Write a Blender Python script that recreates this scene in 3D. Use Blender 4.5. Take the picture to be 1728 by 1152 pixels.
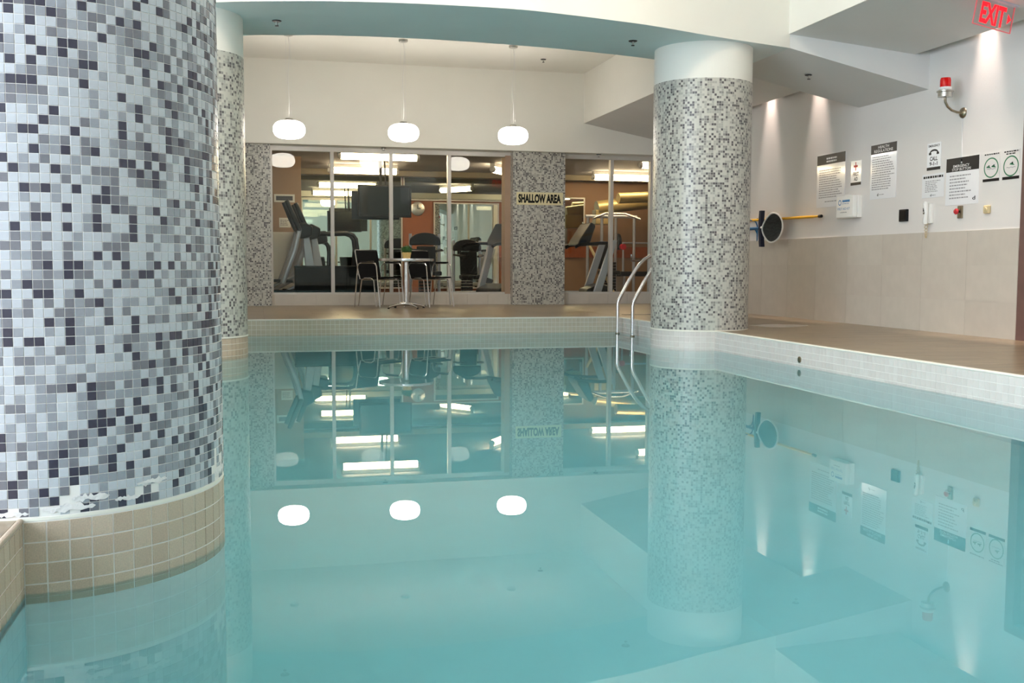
import bpy, math, random
from mathutils import Vector, Matrix
rnd = random.Random(7)
PI = math.pi
scene = bpy.context.scene
COL = scene.collection
for o in list(bpy.data.objects):
    bpy.data.objects.remove(o)

# ------------------------------------------------------------------ camera
HC = 0.8                                   # eye height above the water (z = 0 is the water level)
YAW, PIT, ROL = 0.2378, 0.0731, 0.0037
FPX = 1751.0
c_, s_ = math.cos(YAW), math.sin(YAW)
cp_, sp_ = math.cos(PIT), math.sin(PIT)
fwd = Vector((cp_ * s_, cp_ * c_, -sp_))
rgt = Vector((c_, -s_, 0))
upv = rgt.cross(fwd)
cr_, sr_ = math.cos(ROL), math.sin(ROL)
rgt2 = rgt * cr_ + upv * sr_
upv2 = upv * cr_ - rgt * sr_
cam_d = bpy.data.cameras.new('camera')
cam_d.sensor_width = 36.0
cam_d.lens = FPX / 1728 * 36
cam_d.clip_start = 0.05
cam_d.clip_end = 200
cam = bpy.data.objects.new('camera', cam_d)
COL.objects.link(cam)
M = Matrix((rgt2, upv2, -fwd)).transposed().to_4x4()
M.translation = Vector((0, 0, HC))
cam.matrix_world = M
scene.camera = cam

# ------------------------------------------------------------------ world and exposure
SKY = 8.5
world = bpy.data.worlds.new('world')
scene.world = world
world.use_nodes = True
wn = world.node_tree
wn.nodes['Background'].inputs[0].default_value = (0.76, 0.87, 1.0, 1)
wn.nodes['Background'].inputs[1].default_value = SKY
scene.view_settings.view_transform = 'Standard'
scene.view_settings.look = 'None'
scene.view_settings.gamma = 1
scene.view_settings.use_curve_mapping = False
scene.view_settings.exposure = 0.45
try:
    scene.cycles.use_denoising = True
    scene.cycles.max_bounces = 14
    scene.cycles.diffuse_bounces = 6
    scene.cycles.glossy_bounces = 6
    scene.cycles.transmission_bounces = 8
    scene.cycles.transparent_max_bounces = 16
    scene.cycles.sample_clamp_indirect = 8.0
except Exception:
    pass

# ------------------------------------------------------------------ measures of the place
W = 6.24          # right wall
WP = 4.20         # right pool edge
XL = -0.565       # left pool edge
YB = 11.957       # far pool edge
YN = 0.75         # near pool edge
ZD = 0.184        # deck level
RC = 0.477        # column radius
YF = 15.80        # face of the bulkhead above the windows
YS = 16.05        # face of the low tiled sill wall
YG = 16.12        # glass plane
ZB = 2.575        # underside of the bulkhead
ZTOP = 4.6        # high ceiling over the pool
YM = 22.15        # gym back wall (mirrors)
XWL = -3.6        # left wall with the daylight windows
YBK = -5.5        # wall behind the camera

# ------------------------------------------------------------------ helpers
def lin(c):
    r = []
    for v in c[:3]:
        v = v / 255.0
        r.append(v / 12.92 if v <= 0.04045 else ((v + 0.055) / 1.055) ** 2.4)
    return tuple(r) + (1.0,)

def new_mat(name):
    m = bpy.data.materials.new(name)
    m.use_nodes = True
    nt = m.node_tree
    return m, nt, nt.nodes['Principled BSDF']

def pm(name, col, rough=0.5, metal=0.0, var=0.05, scale=6.0, bump=0.0, bscale=80.0, emit=None, estr=0.0, spec=None, coat=0.0):
    m, nt, b = new_mat(name)
    L = nt.links
    tc = nt.nodes.new('ShaderNodeTexCoord')
    c = lin(col)
    if var > 0:
        n = nt.nodes.new('ShaderNodeTexNoise')
        n.inputs['Scale'].default_value = scale
        n.inputs['Detail'].default_value = 4
        L.new(tc.outputs['Object'], n.inputs['Vector'])
        r = nt.nodes.new('ShaderNodeValToRGB')
        r.color_ramp.elements[0].position = 0.3
        r.color_ramp.elements[1].position = 0.7
        r.color_ramp.elements[0].color = tuple(max(0, x * (1 - var)) for x in c[:3]) + (1,)
        r.color_ramp.elements[1].color = tuple(min(1, x * (1 + var)) for x in c[:3]) + (1,)
        L.new(n.outputs['Fac'], r.inputs['Fac'])
        L.new(r.outputs['Color'], b.inputs['Base Color'])
    else:
        b.inputs['Base Color'].default_value = c
    b.inputs['Roughness'].default_value = rough
    b.inputs['Metallic'].default_value = metal
    if spec is not None:
        b.inputs['Specular IOR Level'].default_value = spec
    if coat:
        b.inputs['Coat Weight'].default_value = coat
        b.inputs['Coat Roughness'].default_value = 0.05
    if bump > 0:
        n2 = nt.nodes.new('ShaderNodeTexNoise')
        n2.inputs['Scale'].default_value = bscale
        n2.inputs['Detail'].default_value = 3
        L.new(tc.outputs['Object'], n2.inputs['Vector'])
        bp = nt.nodes.new('ShaderNodeBump')
        bp.inputs['Strength'].default_value = bump
        bp.inputs['Distance'].default_value = 0.01
        L.new(n2.outputs['Fac'], bp.inputs['Height'])
        L.new(bp.outputs['Normal'], b.inputs['Normal'])
    if emit is not None:
        b.inputs['Emission Color'].default_value = lin(emit)
        b.inputs['Emission Strength'].default_value = estr
    return m

class MB:
    def __init__(self):
        self.v, self.f, self.uv = [], [], None
    def quad(self, a, b, c, d):
        i = len(self.v)
        self.v += [tuple(a), tuple(b), tuple(c), tuple(d)]
        self.f.append((i, i + 1, i + 2, i + 3))
        return self
    def poly(self, pts):
        i = len(self.v)
        self.v += [tuple(p) for p in pts]
        self.f.append(tuple(range(i, i + len(pts))))
        return self
    def box(self, x0, x1, y0, y1, z0, z1):
        i = len(self.v)
        self.v += [(x0, y0, z0), (x1, y0, z0), (x1, y1, z0), (x0, y1, z0), (x0, y0, z1), (x1, y0, z1), (x1, y1, z1), (x0, y1, z1)]
        for q in ((0, 3, 2, 1), (4, 5, 6, 7), (0, 1, 5, 4), (1, 2, 6, 5), (2, 3, 7, 6), (3, 0, 4, 7)):
            self.f.append(tuple(i + k for k in q))
        return self
    def prism(self, pts, axis, a0, a1):
        """closed polygon of 2-D points extruded along axis (0, 1 or 2)"""
        i = len(self.v)
        n = len(pts)
        for a in (a0, a1):
            for p, q in pts:
                self.v.append({0: (a, p, q), 1: (p, a, q), 2: (p, q, a)}[axis])
        area = sum(pts[k][0] * pts[(k + 1) % n][1] - pts[(k + 1) % n][0] * pts[k][1] for k in range(n))
        flip = (area < 0) != (axis == 1)
        if a1 < a0: flip = not flip
        fs = [tuple(i + k for k in reversed(range(n))), tuple(i + n + k for k in range(n))]
        for k in range(n):
            k2 = (k + 1) % n
            fs.append((i + k, i + k2, i + n + k2, i + n + k))
        for q in fs:
            self.f.append(tuple(reversed(q)) if flip else q)
        return self
    def tube(self, pts, r, n=10, cap=True, closed=False):
        pts = [Vector(p) for p in pts]
        m = len(pts)
        rs = r if isinstance(r, (list, tuple)) else [r] * m
        base = len(self.v)
        nrm = None
        for k in range(m):
            if closed:
                t = (pts[(k + 1) % m] - pts[k - 1]).normalized()
            else:
                t = (pts[min(k + 1, m - 1)] - pts[max(k - 1, 0)]).normalized()
            if nrm is None:
                a = Vector((0, 0, 1)) if abs(t.z) < 0.9 else Vector((1, 0, 0))
                nrm = t.cross(a).normalized()
            else:
                nrm = (nrm - t * nrm.dot(t)).normalized()
            bn = t.cross(nrm)
            for j in range(n):
                a = 2 * PI * j / n
                self.v.append(tuple(pts[k] + (nrm * math.cos(a) + bn * math.sin(a)) * rs[k]))
        for k in range(m if closed else m - 1):
            for j in range(n):
                a, b = base + k * n + j, base + k * n + (j + 1) % n
                k2 = (k + 1) % m
                c, d = base + k2 * n + (j + 1) % n, base + k2 * n + j
                self.f.append((a, b, c, d))
        if cap and not closed:
            self.f.append(tuple(base + j for j in reversed(range(n))))
            self.f.append(tuple(base + (m - 1) * n + j for j in range(n)))
        return self
    def lathe(self, prof, n=24, c=(0, 0, 0), axis=2):
        """profile of (radius, height) turned about an axis through c"""
        base = len(self.v)
        m = len(prof)
        for r, h in prof:
            for j in range(n):
                a = 2 * PI * j / n
                u, v = r * math.cos(a), r * math.sin(a)
                p = {2: (u, v, h), 1: (v, h, u), 0: (h, u, v)}[axis]
                self.v.append((p[0] + c[0], p[1] + c[1], p[2] + c[2]))
        for k in range(m - 1):
            for j in range(n):
                a, b = base + k * n + j, base + k * n + (j + 1) % n
                self.f.append((a, b, b + n, a + n))
        if prof[0][0] > 1e-6:
            self.f.append(tuple(base + j for j in reversed(range(n))))
        if prof[-1][0] > 1e-6:
            self.f.append(tuple(base + (m - 1) * n + j for j in range(n)))
        return self
    def mesh(self, name, mat=None, smooth=False, ang=40):
        me = bpy.data.meshes.new(name)
        me.from_pydata(self.v, [], self.f)
        me.update()
        if mat: me.materials.append(mat)
        if smooth:
            me.polygons.foreach_set('use_smooth', [True] * len(me.polygons))
            try: me.set_sharp_from_angle(angle=math.radians(ang))
            except Exception: pass
        return me
    def build(self, name, mat, parent=None, smooth=False, bevel=0.0, ang=40):
        me = self.mesh(name, mat, smooth, ang)
        return put(name, me, parent, bevel)

def put(name, me, parent=None, bevel=0.0, loc=None, rot=None):
    o = bpy.data.objects.new(name, me)
    COL.objects.link(o)
    if parent: o.parent = parent
    if loc is not None: o.location = loc
    if rot is not None: o.rotation_euler = rot
    if bevel > 0:
        b = o.modifiers.new('bevel', 'BEVEL')
        b.width = bevel; b.segments = 2; b.limit_method = 'ANGLE'
    return o

def tag(o, label, cat, group=None, kind=None):
    o['label'] = label
    o['category'] = cat
    if group: o['group'] = group
    if kind: o['kind'] = kind
    return o

def struct(o, label=None, cat=None):
    o['kind'] = 'structure'
    if label: o['label'] = label
    if cat: o['category'] = cat
    return o

def thing(name, label, cat, loc=(0, 0, 0), rot=(0, 0, 0), group=None):
    o = bpy.data.objects.new(name, None)
    o.empty_display_size = 0.1
    COL.objects.link(o)
    o.location = loc
    o.rotation_euler = rot
    return tag(o, label, cat, group)

def dup(root, loc, rz=None, label=None):
    def cp(o, par):
        n = o.copy()
        COL.objects.link(n)
        n.parent = par
        for ch in [x for x in KIDS.get(o.name, [])]:
            cp(ch, n)
        return n
    KIDS = {}
    for x in bpy.data.objects:
        if x.parent: KIDS.setdefault(x.parent.name, []).append(x)
    r = cp(root, None)
    r.location = loc
    if rz is not None: r.rotation_euler = (0, 0, rz)
    if label: r['label'] = label
    return r

def text(name, body, x0, x1, y0, y1, z, mat, parent, bold=0.0, mirror=False):
    """lettering fitted into a rectangle of the parent's local x-y plane"""
    cu = bpy.data.curves.new(name, 'FONT')
    cu.body = body
    cu.align_x = 'CENTER'
    cu.offset = bold
    cu.resolution_u = 3
    t = bpy.data.objects.new(name, cu)
    me = bpy.data.meshes.new_from_object(t)
    bpy.data.objects.remove(t)
    xs = [v.co.x for v in me.vertices]; ys = [v.co.y for v in me.vertices]
    ax, bx, ay, by = min(xs), max(xs), min(ys), max(ys)
    for v in me.vertices:
        v.co = (x0 + (v.co.x - ax) / (bx - ax) * (x1 - x0), y0 + (v.co.y - ay) / (by - ay) * (y1 - y0), z)
    me.materials.clear(); me.materials.append(mat)
    return put(name, me, parent)

ROT_R = (PI / 2, 0, -PI / 2)     # local x = -Y, local y = up, local z = off the right wall
ROT_B = (PI / 2, 0, 0)           # local x = +X, local y = up, local z = toward the camera

# ------------------------------------------------------------------ materials
M_white = pm('white_paint', (236, 234, 226), 0.75, var=0.015, scale=2, bump=0.05, bscale=60)
M_wallw = pm('wall_paint', (229, 225, 221), 0.75, var=0.015, scale=2, bump=0.05, bscale=60)
M_blue = pm('pale_blue', (216, 226, 226), 0.75, var=0.02, scale=2)
M_soff = pm('soffit_paint', (214, 213, 210), 0.8, var=0.02, scale=2)
M_grout = pm('white_grout', (236, 233, 228), 0.8, var=0.03, scale=20)
M_plaster = pm('plaster_patch', (232, 228, 226), 0.85, var=0.06, scale=30, bump=0.4, bscale=60)
M_coping = pm('coping_edge', (240, 236, 224), 0.45, var=0.03)
M_btile = [pm('beige_tile_a', (196, 177, 155), 0.45, var=0.14, scale=260), pm('beige_tile_b', (191, 171, 150), 0.45, var=0.14, scale=260), pm('beige_tile_c', (200, 181, 160), 0.45, var=0.14, scale=260)]
M_ptile = [pm('pool_tile_a', (217, 211, 206), 0.25, var=0.02, scale=30), pm('pool_tile_b', (214, 208, 203), 0.25, var=0.02, scale=30), pm('pool_tile_c', (219, 214, 209), 0.25, var=0.02, scale=30)]
M_bktile = [pm('far_tile_a', (206, 196, 176), 0.3, var=0.02, scale=30), pm('far_tile_b', (202, 192, 172), 0.3, var=0.02, scale=30)]
M_wtile = [pm('wall_tile_a', (205, 197, 186), 0.35, var=0.03, scale=8), pm('wall_tile_b', (202, 194, 183), 0.35, var=0.03, scale=8), pm('wall_tile_c', (207, 200, 189), 0.35, var=0.03, scale=8)]
M_wgrout = pm('wall_grout', (205, 197, 187), 0.8, var=0.02)
M_basin = pm('pool_plaster', (192, 216, 219), 0.8, var=0.03, scale=3)
M_chrome = pm('chrome', (238, 238, 240), 0.2, 1.0, var=0.02)
M_steel = pm('steel', (190, 188, 182), 0.28, 1.0, var=0.05, scale=20)
M_black = pm('black_fabric', (9, 9, 10), 0.6, var=0.2, scale=60, spec=0.25)
M_dark = pm('black_plastic', (17, 18, 21), 0.35, var=0.1, scale=20, spec=0.35)
M_grey = pm('grey_plastic', (120, 123, 132), 0.4, var=0.05)
M_silver = pm('silver_paint', (188, 192, 202), 0.3, 0.35, var=0.04)
M_frame = pm('window_frame_paint', (206, 202, 196), 0.4, 0.2, var=0.02)
M_print = pm('black_print', (14, 14, 15), 0.3, var=0.05, spec=0.25)
M_fine = pm('fine_print', (150, 150, 154), 0.4, var=0.05)
M_sheet = pm('laminated_sheet', (243, 244, 246), 0.15, var=0.01, coat=0.35)
M_green = pm('green_print', (38, 118, 78), 0.35, var=0.05)
M_red = pm('red_print', (196, 36, 46), 0.35, var=0.05)
M_whitep = pm('white_print', (230, 230, 230), 0.4, var=0.02)
M_kit = pm('white_plastic', (244, 243, 239), 0.3, var=0.02)
M_kitblue = pm('blue_print', (46, 120, 178), 0.4, var=0.05)
M_yellow = pm('yellow_pole', (232, 178, 30), 0.35, var=0.05)
M_bluepl = pm('blue_plastic', (24, 92, 138), 0.4, var=0.05)
M_navy = pm('navy_bristle', (28, 34, 56), 0.7, var=0.15, scale=60)
M_mesh = pm('net_mesh', (62, 62, 60), 0.9, var=0.3, scale=40)
M_door = pm('brown_door', (112, 84, 78), 0.45, var=0.1, scale=8)
M_brass = pm('weathered_metal', (150, 140, 120), 0.3, 0.9, var=0.15, scale=20)
M_brown = pm('brown_wall', (176, 150, 128), 0.7, var=0.03)
M_orange = pm('orange_wall', (158, 96, 62), 0.6, var=0.05)
M_tan = pm('tan_wall', (162, 128, 98), 0.7, var=0.04)
M_dbrown = pm('dark_brown_wall', (104, 66, 44), 0.6, var=0.06)
M_gceil = pm('gym_ceiling_paint', (160, 160, 166), 0.8, var=0.03)
M_olive = pm('olive_rib', (124, 116, 98), 0.7, var=0.05)
M_tilew = pm('end_wall_paint', (188, 188, 178), 0.75, var=0.02)
M_gfloor = pm('gym_floor', (74, 60, 54), 0.4, var=0.1)
M_wood = pm('orange_wood', (170, 88, 44), 0.4, var=0.12, scale=10)
M_duct = pm('duct_metal', (170, 150, 100), 0.35, 0.5, var=0.1)
M_pot = pm('straw_pot', (206, 176, 110), 0.7, var=0.15, scale=40)
M_leaf = pm('leaf', (44, 92, 34), 0.6, var=0.3, scale=60)
M_mirror = pm('mirror', (225, 235, 228), 0.01, 1.0, var=0.0)
M_screen = pm('tv_screen', (14, 15, 16), 0.12, var=0.0)
M_redglass = pm('red_lens', (196, 14, 14), 0.15, var=0.1, emit=(255, 10, 10), estr=0.08)
M_beige = pm('beige_plastic', (216, 196, 152), 0.4, var=0.03)
M_cream = pm('cream_sign', (228, 218, 176), 0.5, var=0.03)
M_globe = pm('opal_globe', (255, 250, 240), 0.3, var=0.0, emit=(255, 246, 234), estr=15.0)
M_tube = pm('fluorescent_diffuser', (255, 244, 226), 0.3, var=0.0, emit=(255, 222, 178), estr=26.0)
M_lampw = pm('lamp_lens', (255, 244, 226), 0.3, var=0.0, emit=(255, 214, 170), estr=25.0)
M_exit = pm('exit_red', (255, 30, 40), 0.3, var=0.0, emit=(255, 12, 26), estr=1.6)
M_fill = pm('fill_panel_lens', (255, 246, 230), 0.4, var=0.0, emit=(255, 236, 212), estr=34.0)  # glowing lens of the added fill panels

def glass_mat(name, ior, tint=(0.93, 0.97, 0.95)):
    m = bpy.data.materials.new(name)
    m.use_nodes = True
    nt = m.node_tree
    nt.nodes.remove(nt.nodes['Principled BSDF'])
    out = nt.nodes['Material Output']
    fr = nt.nodes.new('ShaderNodeFresnel'); fr.inputs['IOR'].default_value = ior
    tr = nt.nodes.new('ShaderNodeBsdfTransparent'); tr.inputs[0].default_value = tint + (1,)
    gl = nt.nodes.new('ShaderNodeBsdfGlossy'); gl.inputs['Roughness'].default_value = 0.0
    mx = nt.nodes.new('ShaderNodeMixShader')
    nt.links.new(fr.outputs[0], mx.inputs[0]); nt.links.new(tr.outputs[0], mx.inputs[1]); nt.links.new(gl.outputs[0], mx.inputs[2])
    nt.links.new(mx.outputs[0], out.inputs['Surface'])
    return m
M_glass = glass_mat('window_glass', 1.38, (0.95, 0.98, 0.96))
M_acryl = glass_mat('clear_acrylic', 1.3, (0.97, 0.93, 0.93))

# water: smooth refracting surface with a little swell, light absorbed in the depth
M_water = bpy.data.materials.new('pool_water')
M_water.use_nodes = True
nt = M_water.node_tree
nt.nodes.remove(nt.nodes['Principled BSDF'])
gl = nt.nodes.new('ShaderNodeBsdfGlass'); gl.inputs['Roughness'].default_value = 0.0; gl.inputs['IOR'].default_value = 1.333
tc = nt.nodes.new('ShaderNodeTexCoord')
nz = nt.nodes.new('ShaderNodeTexNoise'); nz.inputs['Scale'].default_value = 1.1; nz.inputs['Detail'].default_value = 2
nt.links.new(tc.outputs['Object'], nz.inputs['Vector'])
bp = nt.nodes.new('ShaderNodeBump'); bp.inputs['Strength'].default_value = 0.006; bp.inputs['Distance'].default_value = 0.02
nt.links.new(nz.outputs['Fac'], bp.inputs['Height']); nt.links.new(bp.outputs['Normal'], gl.inputs['Normal'])
nt.links.new(gl.outputs[0], nt.nodes['Material Output'].inputs['Surface'])
va = nt.nodes.new('ShaderNodeVolumeAbsorption'); va.inputs['Color'].default_value = (0.28, 0.92, 0.962, 1); va.inputs['Density'].default_value = 0.34
nt.links.new(va.outputs[0], nt.nodes['Material Output'].inputs['Volume'])

# deck tile: brown porcelain with long fine grain along X
def deck_mat(name, col):
    m, nt, b = new_mat(name)
    tc = nt.nodes.new('ShaderNodeTexCoord')
    mp = nt.nodes.new('ShaderNodeMapping'); mp.inputs['Scale'].default_value = (0.9, 15, 15)
    nt.links.new(tc.outputs['Object'], mp.inputs['Vector'])
    oi = nt.nodes.new('ShaderNodeObjectInfo')
    ad = nt.nodes.new('ShaderNodeVectorMath'); ad.operation = 'ADD'
    nt.links.new(mp.outputs[0], ad.inputs[0]); nt.links.new(oi.outputs['Location'], ad.inputs[1])
    n = nt.nodes.new('ShaderNodeTexNoise'); n.inputs['Scale'].default_value = 1.0; n.inputs['Detail'].default_value = 5
    nt.links.new(ad.outputs[0], n.inputs['Vector'])
    r = nt.nodes.new('ShaderNodeValToRGB')
    c = lin(col)
    r.color_ramp.elements[0].position = 0.3; r.color_ramp.elements[1].position = 0.72
    r.color_ramp.elements[0].color = tuple(x * 0.62 for x in c[:3]) + (1,)
    r.color_ramp.elements[1].color = tuple(x * 1.30 for x in c[:3]) + (1,)
    nt.links.new(n.outputs['Fac'], r.inputs['Fac']); nt.links.new(r.outputs[0], b.inputs['Base Color'])
    b.inputs['Roughness'].default_value = 0.28
    return m
M_deck = [deck_mat('deck_tile_a', (147, 129, 104)), deck_mat('deck_tile_b', (142, 124, 100)), deck_mat('deck_tile_c', (151, 133, 108))]
M_dgrout = pm('deck_grout', (134, 118, 101), 0.8, var=0.03)

# mosaic as a surface for the columns that stand too far off to tell the chips apart
CHIP = 0.02290
PAL = [((193, 192, 183), 0.40), ((168, 167, 160), 0.27), ((136, 134, 130), 0.16), ((88, 84, 86), 0.17)]
def mosaic_mat(name):
    m, nt, b = new_mat(name)
    L = nt.links
    uv = nt.nodes.new('ShaderNodeUVMap')
    sc = nt.nodes.new('ShaderNodeVectorMath'); sc.operation = 'SCALE'; sc.inputs['Scale'].default_value = 1 / CHIP
    L.new(uv.outputs[0], sc.inputs[0])
    fl = nt.nodes.new('ShaderNodeVectorMath'); fl.operation = 'FLOOR'
    L.new(sc.outputs[0], fl.inputs[0])
    wnz = nt.nodes.new('ShaderNodeTexWhiteNoise'); wnz.noise_dimensions = '2D'
    L.new(fl.outputs[0], wnz.inputs['Vector'])
    r = nt.nodes.new('ShaderNodeValToRGB'); r.color_ramp.interpolation = 'CONSTANT'
    acc = 0
    els = r.color_ramp.elements
    while len(els) < len(PAL): els.new(0.5)
    for e, (c, p) in zip(els, PAL):
        e.position = acc; e.color = lin(c); acc += p
    L.new(wnz.outputs['Value'], r.inputs['Fac'])
    fr = nt.nodes.new('ShaderNodeVectorMath'); fr.operation = 'FRACTION'
    L.new(sc.outputs[0], fr.inputs[0])
    sx = nt.nodes.new('ShaderNodeSeparateXYZ'); L.new(fr.outputs[0], sx.inputs[0])
    mn = nt.nodes.new('ShaderNodeMath'); mn.operation = 'MINIMUM'
    L.new(sx.outputs[0], mn.inputs[0]); L.new(sx.outputs[1], mn.inputs[1])
    lt = nt.nodes.new('ShaderNodeMath'); lt.operation = 'LESS_THAN'; lt.inputs[1].default_value = 0.09
    L.new(mn.outputs[0], lt.inputs[0])
    mx = nt.nodes.new('ShaderNodeMix'); mx.data_type = 'RGBA'
    L.new(lt.outputs[0], mx.inputs['Factor']); L.new(r.outputs[0], mx.inputs['A']); mx.inputs['B'].default_value = lin((194, 192, 183))
    L.new(mx.outputs['Result'], b.inputs['Base Color'])
    b.inputs['Roughness'].default_value = 0.3
    bp = nt.nodes.new('ShaderNodeBump'); bp.inputs['Strength'].default_value = 0.3; bp.inputs['Distance'].default_value = 0.002; bp.invert = True
    L.new(lt.outputs[0], bp.inputs['Height']); L.new(bp.outputs[0], b.inputs['Normal'])
    return m
M_mosaic = mosaic_mat('mosaic_surface')
M_chip = [pm('mosaic_chip_pale', (192, 196, 202), 0.25, var=0.03, scale=90), pm('mosaic_chip_light', (152, 155, 162), 0.25, var=0.04, scale=90),
          pm('mosaic_chip_grey', (122, 122, 129), 0.25, var=0.05, scale=90), pm('mosaic_chip_dark', (66, 64, 78), 0.25, var=0.08, scale=90)]  # same mosaic; cool daylight on the near column is mixed into these colours
def pick():
    x = rnd.random(); a = 0
    for i, (c, p) in enumerate(PAL):
        a += p
        if x < a: return i
    return 0

# ================================================================== THE SHELL
# ---- walls
# right wall: plaster above, tiled wainscot below, doorway at the near end
HTW = 1.131
m = MB()
m.box(W, W + 0.2, 7.50, YG + 0.1, -1.3, 3.8)            # main run
m.box(W, W + 0.2, 6.35, 7.50, 2.30, 3.8)                # over the door
m.box(W, W + 0.2, YBK, 6.35, -1.3, 3.8)
wall_r = struct(m.build('wall_right', M_wallw))
rows, colw = 3, 0.66
rowh = (HTW - ZD) / rows
tm = {}
for k in range(3):
    tm[k] = MB().box(0, 0.011, 0, colw - 0.003, 0, rowh - 0.003).mesh('wall_tile', M_wtile[k])
wb = MB().box(W - 0.009, W + 0.001, 7.545, YG, ZD - 0.02, HTW).build('wainscot_bed', M_wgrout, wall_r)
y = 7.545
ncol = 0
while y < YS - 0.05:
    wcol = min(colw, YS - y)
    for r_ in range(rows):
        me = tm[rnd.randrange(3)]
        o = put('wall_tile', me, wall_r, 0.0, (W - 0.0125, y + 0.0015, ZD + r_ * rowh))
        if wcol < colw - 0.01: o.scale = (1, wcol / colw, 1)
    y += colw
# door at the near end of the right wall
door = struct(MB().box(W + 0.05, W + 0.10, 6.45, 7.43, ZD, 2.25).build('door_1', M_door))
fr_ = MB(); fr_.box(W - 0.02, W + 0.12, 7.43, 7.535, ZD, 2.34); fr_.box(W - 0.02, W + 0.12, 6.35, 6.45, ZD, 2.34); fr_.box(W - 0.02, W + 0.12, 6.45, 7.43, 2.25, 2.34)
fr_.box(W - 0.02, W + 0.14, 6.35, 7.535, ZD - 0.15, ZD + 0.012)
fr_.build('door_frame', M_door, door, bevel=0.006)
MB().tube([(W + 0.05, 6.55, 1.2), (W - 0.01, 6.55, 1.2), (W - 0.01, 6.68, 1.2)], 0.011).build('door_handle', M_steel, door, smooth=True)

# back wall: bulkhead over the windows, wall left of the first pillar
m = MB()
m.box(XWL, W + 0.2, YF, YG + 0.35, ZB, ZTOP)
m.box(XWL, -0.198, YF + 0.1, YG + 0.35, -1.3, ZB)
wall_b = struct(m.build('wall_back', M_white))
# sill wall under the windows with its tiles
m = MB(); m.box(-0.2, W, YS + 0.004, YG + 0.2, -1.3, 0.350)
sill = struct(m.build('wall_sill', M_wgrout))
sme = {k: MB().box(0.0015, 0.3315, 0, 0.010, 0.0015, 0.1625).mesh('sill_tile', M_wtile[k]) for k in range(3)}
x = 0.165
while x < W - 0.02:
    if not (3.84 < x < 4.45):
        o = put('sill_tile', sme[rnd.randrange(3)], sill, 0, (x, YS - 0.006, ZD))
        if x + 0.333 > W: o.scale = ((W - x) / 0.333, 1, 1)
    x += 0.333

# left wall with the daylight windows, wall behind the camera
WINS = [(-4.6, -1.4), (-0.9, 2.3), (2.8, 5.4)]
WZ0, WZ1 = 0.55, 3.75
m = MB()
edges = [YBK] + [e for w in WINS for e in w] + [YG + 0.2]
for k in range(0, len(edges), 2):
    m.box(XWL - 0.2, XWL, edges[k], edges[k + 1], -1.3, ZTOP)
for a, b in WINS:
    m.box(XWL - 0.2, XWL, a, b, -1.3, WZ0); m.box(XWL - 0.2, XWL, a, b, WZ1, ZTOP)
struct(m.build('wall_left', M_wallw))
BWINS = []
m = MB()
edges = [XWL - 0.2] + [e for w in BWINS for e in w] + [W + 0.2]
for k in range(0, len(edges), 2):
    m.box(edges[k], edges[k + 1], YBK - 0.2, YBK, -1.3, ZTOP)
for a, b in BWINS:
    m.box(a, b, YBK - 0.2, YBK, -1.3, WZ0); m.box(a, b, YBK - 0.2, YBK, WZ1, ZTOP)
struct(m.build('wall_front', M_tilew))
def portal(loc, rot, sx, sy):
    d = bpy.data.lights.new('window_portal', 'AREA')
    d.shape = 'RECTANGLE'; d.size = sx; d.size_y = sy
    d.cycles.is_portal = True
    o = bpy.data.objects.new('window_portal', d)
    COL.objects.link(o); o.location = loc; o.rotation_euler = rot
nwin = 3
for a, b in WINS:
    w = struct(MB().box(XWL - 0.12, XWL - 0.06, a, a + 0.06, WZ0, WZ1).box(XWL - 0.12, XWL - 0.06, b - 0.06, b, WZ0, WZ1)
               .box(XWL - 0.12, XWL - 0.06, a, b, WZ0, WZ0 + 0.06).box(XWL - 0.12, XWL - 0.06, a, b, WZ1 - 0.06, WZ1).build('window_%d' % nwin, M_frame))
    for q in (1, 2):
        yy = a + (b - a) * q / 3
        MB().box(XWL - 0.12, XWL - 0.06, yy - 0.03, yy + 0.03, WZ0, WZ1).build('mullion', M_frame, w)
    nwin += 1
    portal((XWL - 0.02, (a + b) / 2, (WZ0 + WZ1) / 2), (0, -PI / 2, 0), WZ1 - WZ0, b - a)
for a, b in BWINS:
    w = struct(MB().box(a, a + 0.06, YBK - 0.12, YBK - 0.06, WZ0, WZ1).box(b - 0.06, b, YBK - 0.12, YBK - 0.06, WZ0, WZ1)
               .box(a, b, YBK - 0.12, YBK - 0.06, WZ0, WZ0 + 0.06).box(a, b, YBK - 0.12, YBK - 0.06, WZ1 - 0.06, WZ1).build('window_%d' % nwin, M_frame))
    for q in (1, 2):
        xx = a + (b - a) * q / 3
        MB().box(xx - 0.03, xx + 0.03, YBK - 0.12, YBK - 0.06, WZ0, WZ1).build('mullion', M_frame, w)
    nwin += 1
    portal(((a + b) / 2, YBK - 0.02, (WZ0 + WZ1) / 2), (PI / 2, 0, 0), b - a, WZ1 - WZ0)

# ---- ceilings
m = MB()
m.box(XWL - 0.2, W + 0.2, YBK - 0.2, 12.0, ZTOP, ZTOP + 0.15)
struct(m.build('ceiling', M_white))
# recess ceiling at the back
struct(MB().box(XWL, 5.0, 9.9, YF, 3.80, 3.95).build('ceiling_recess', M_white))
# sloped bay ceiling along the right wall with an upright fascia toward the pool
XF = 4.99
zs = lambda X: 2.80 + 0.185 * (W - X)
XE = W - 0.13
def bay(y0, y1):
    m = MB()
    m.prism([(XF, zs(XF)), (XE, zs(XE)), (XE, zs(XE) + 0.08), (XF + 0.10, zs(XF) + 0.10), (XF + 0.10, ZTOP), (XF, ZTOP)], 1, y0, y1)
    return m
struct(bay(YBK, YF).build('ceiling_bay', M_soff))
struct(MB().box(XF - 0.012, XF, YBK, YF, zs(XF), ZTOP).build('trim_1', M_white))
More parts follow.
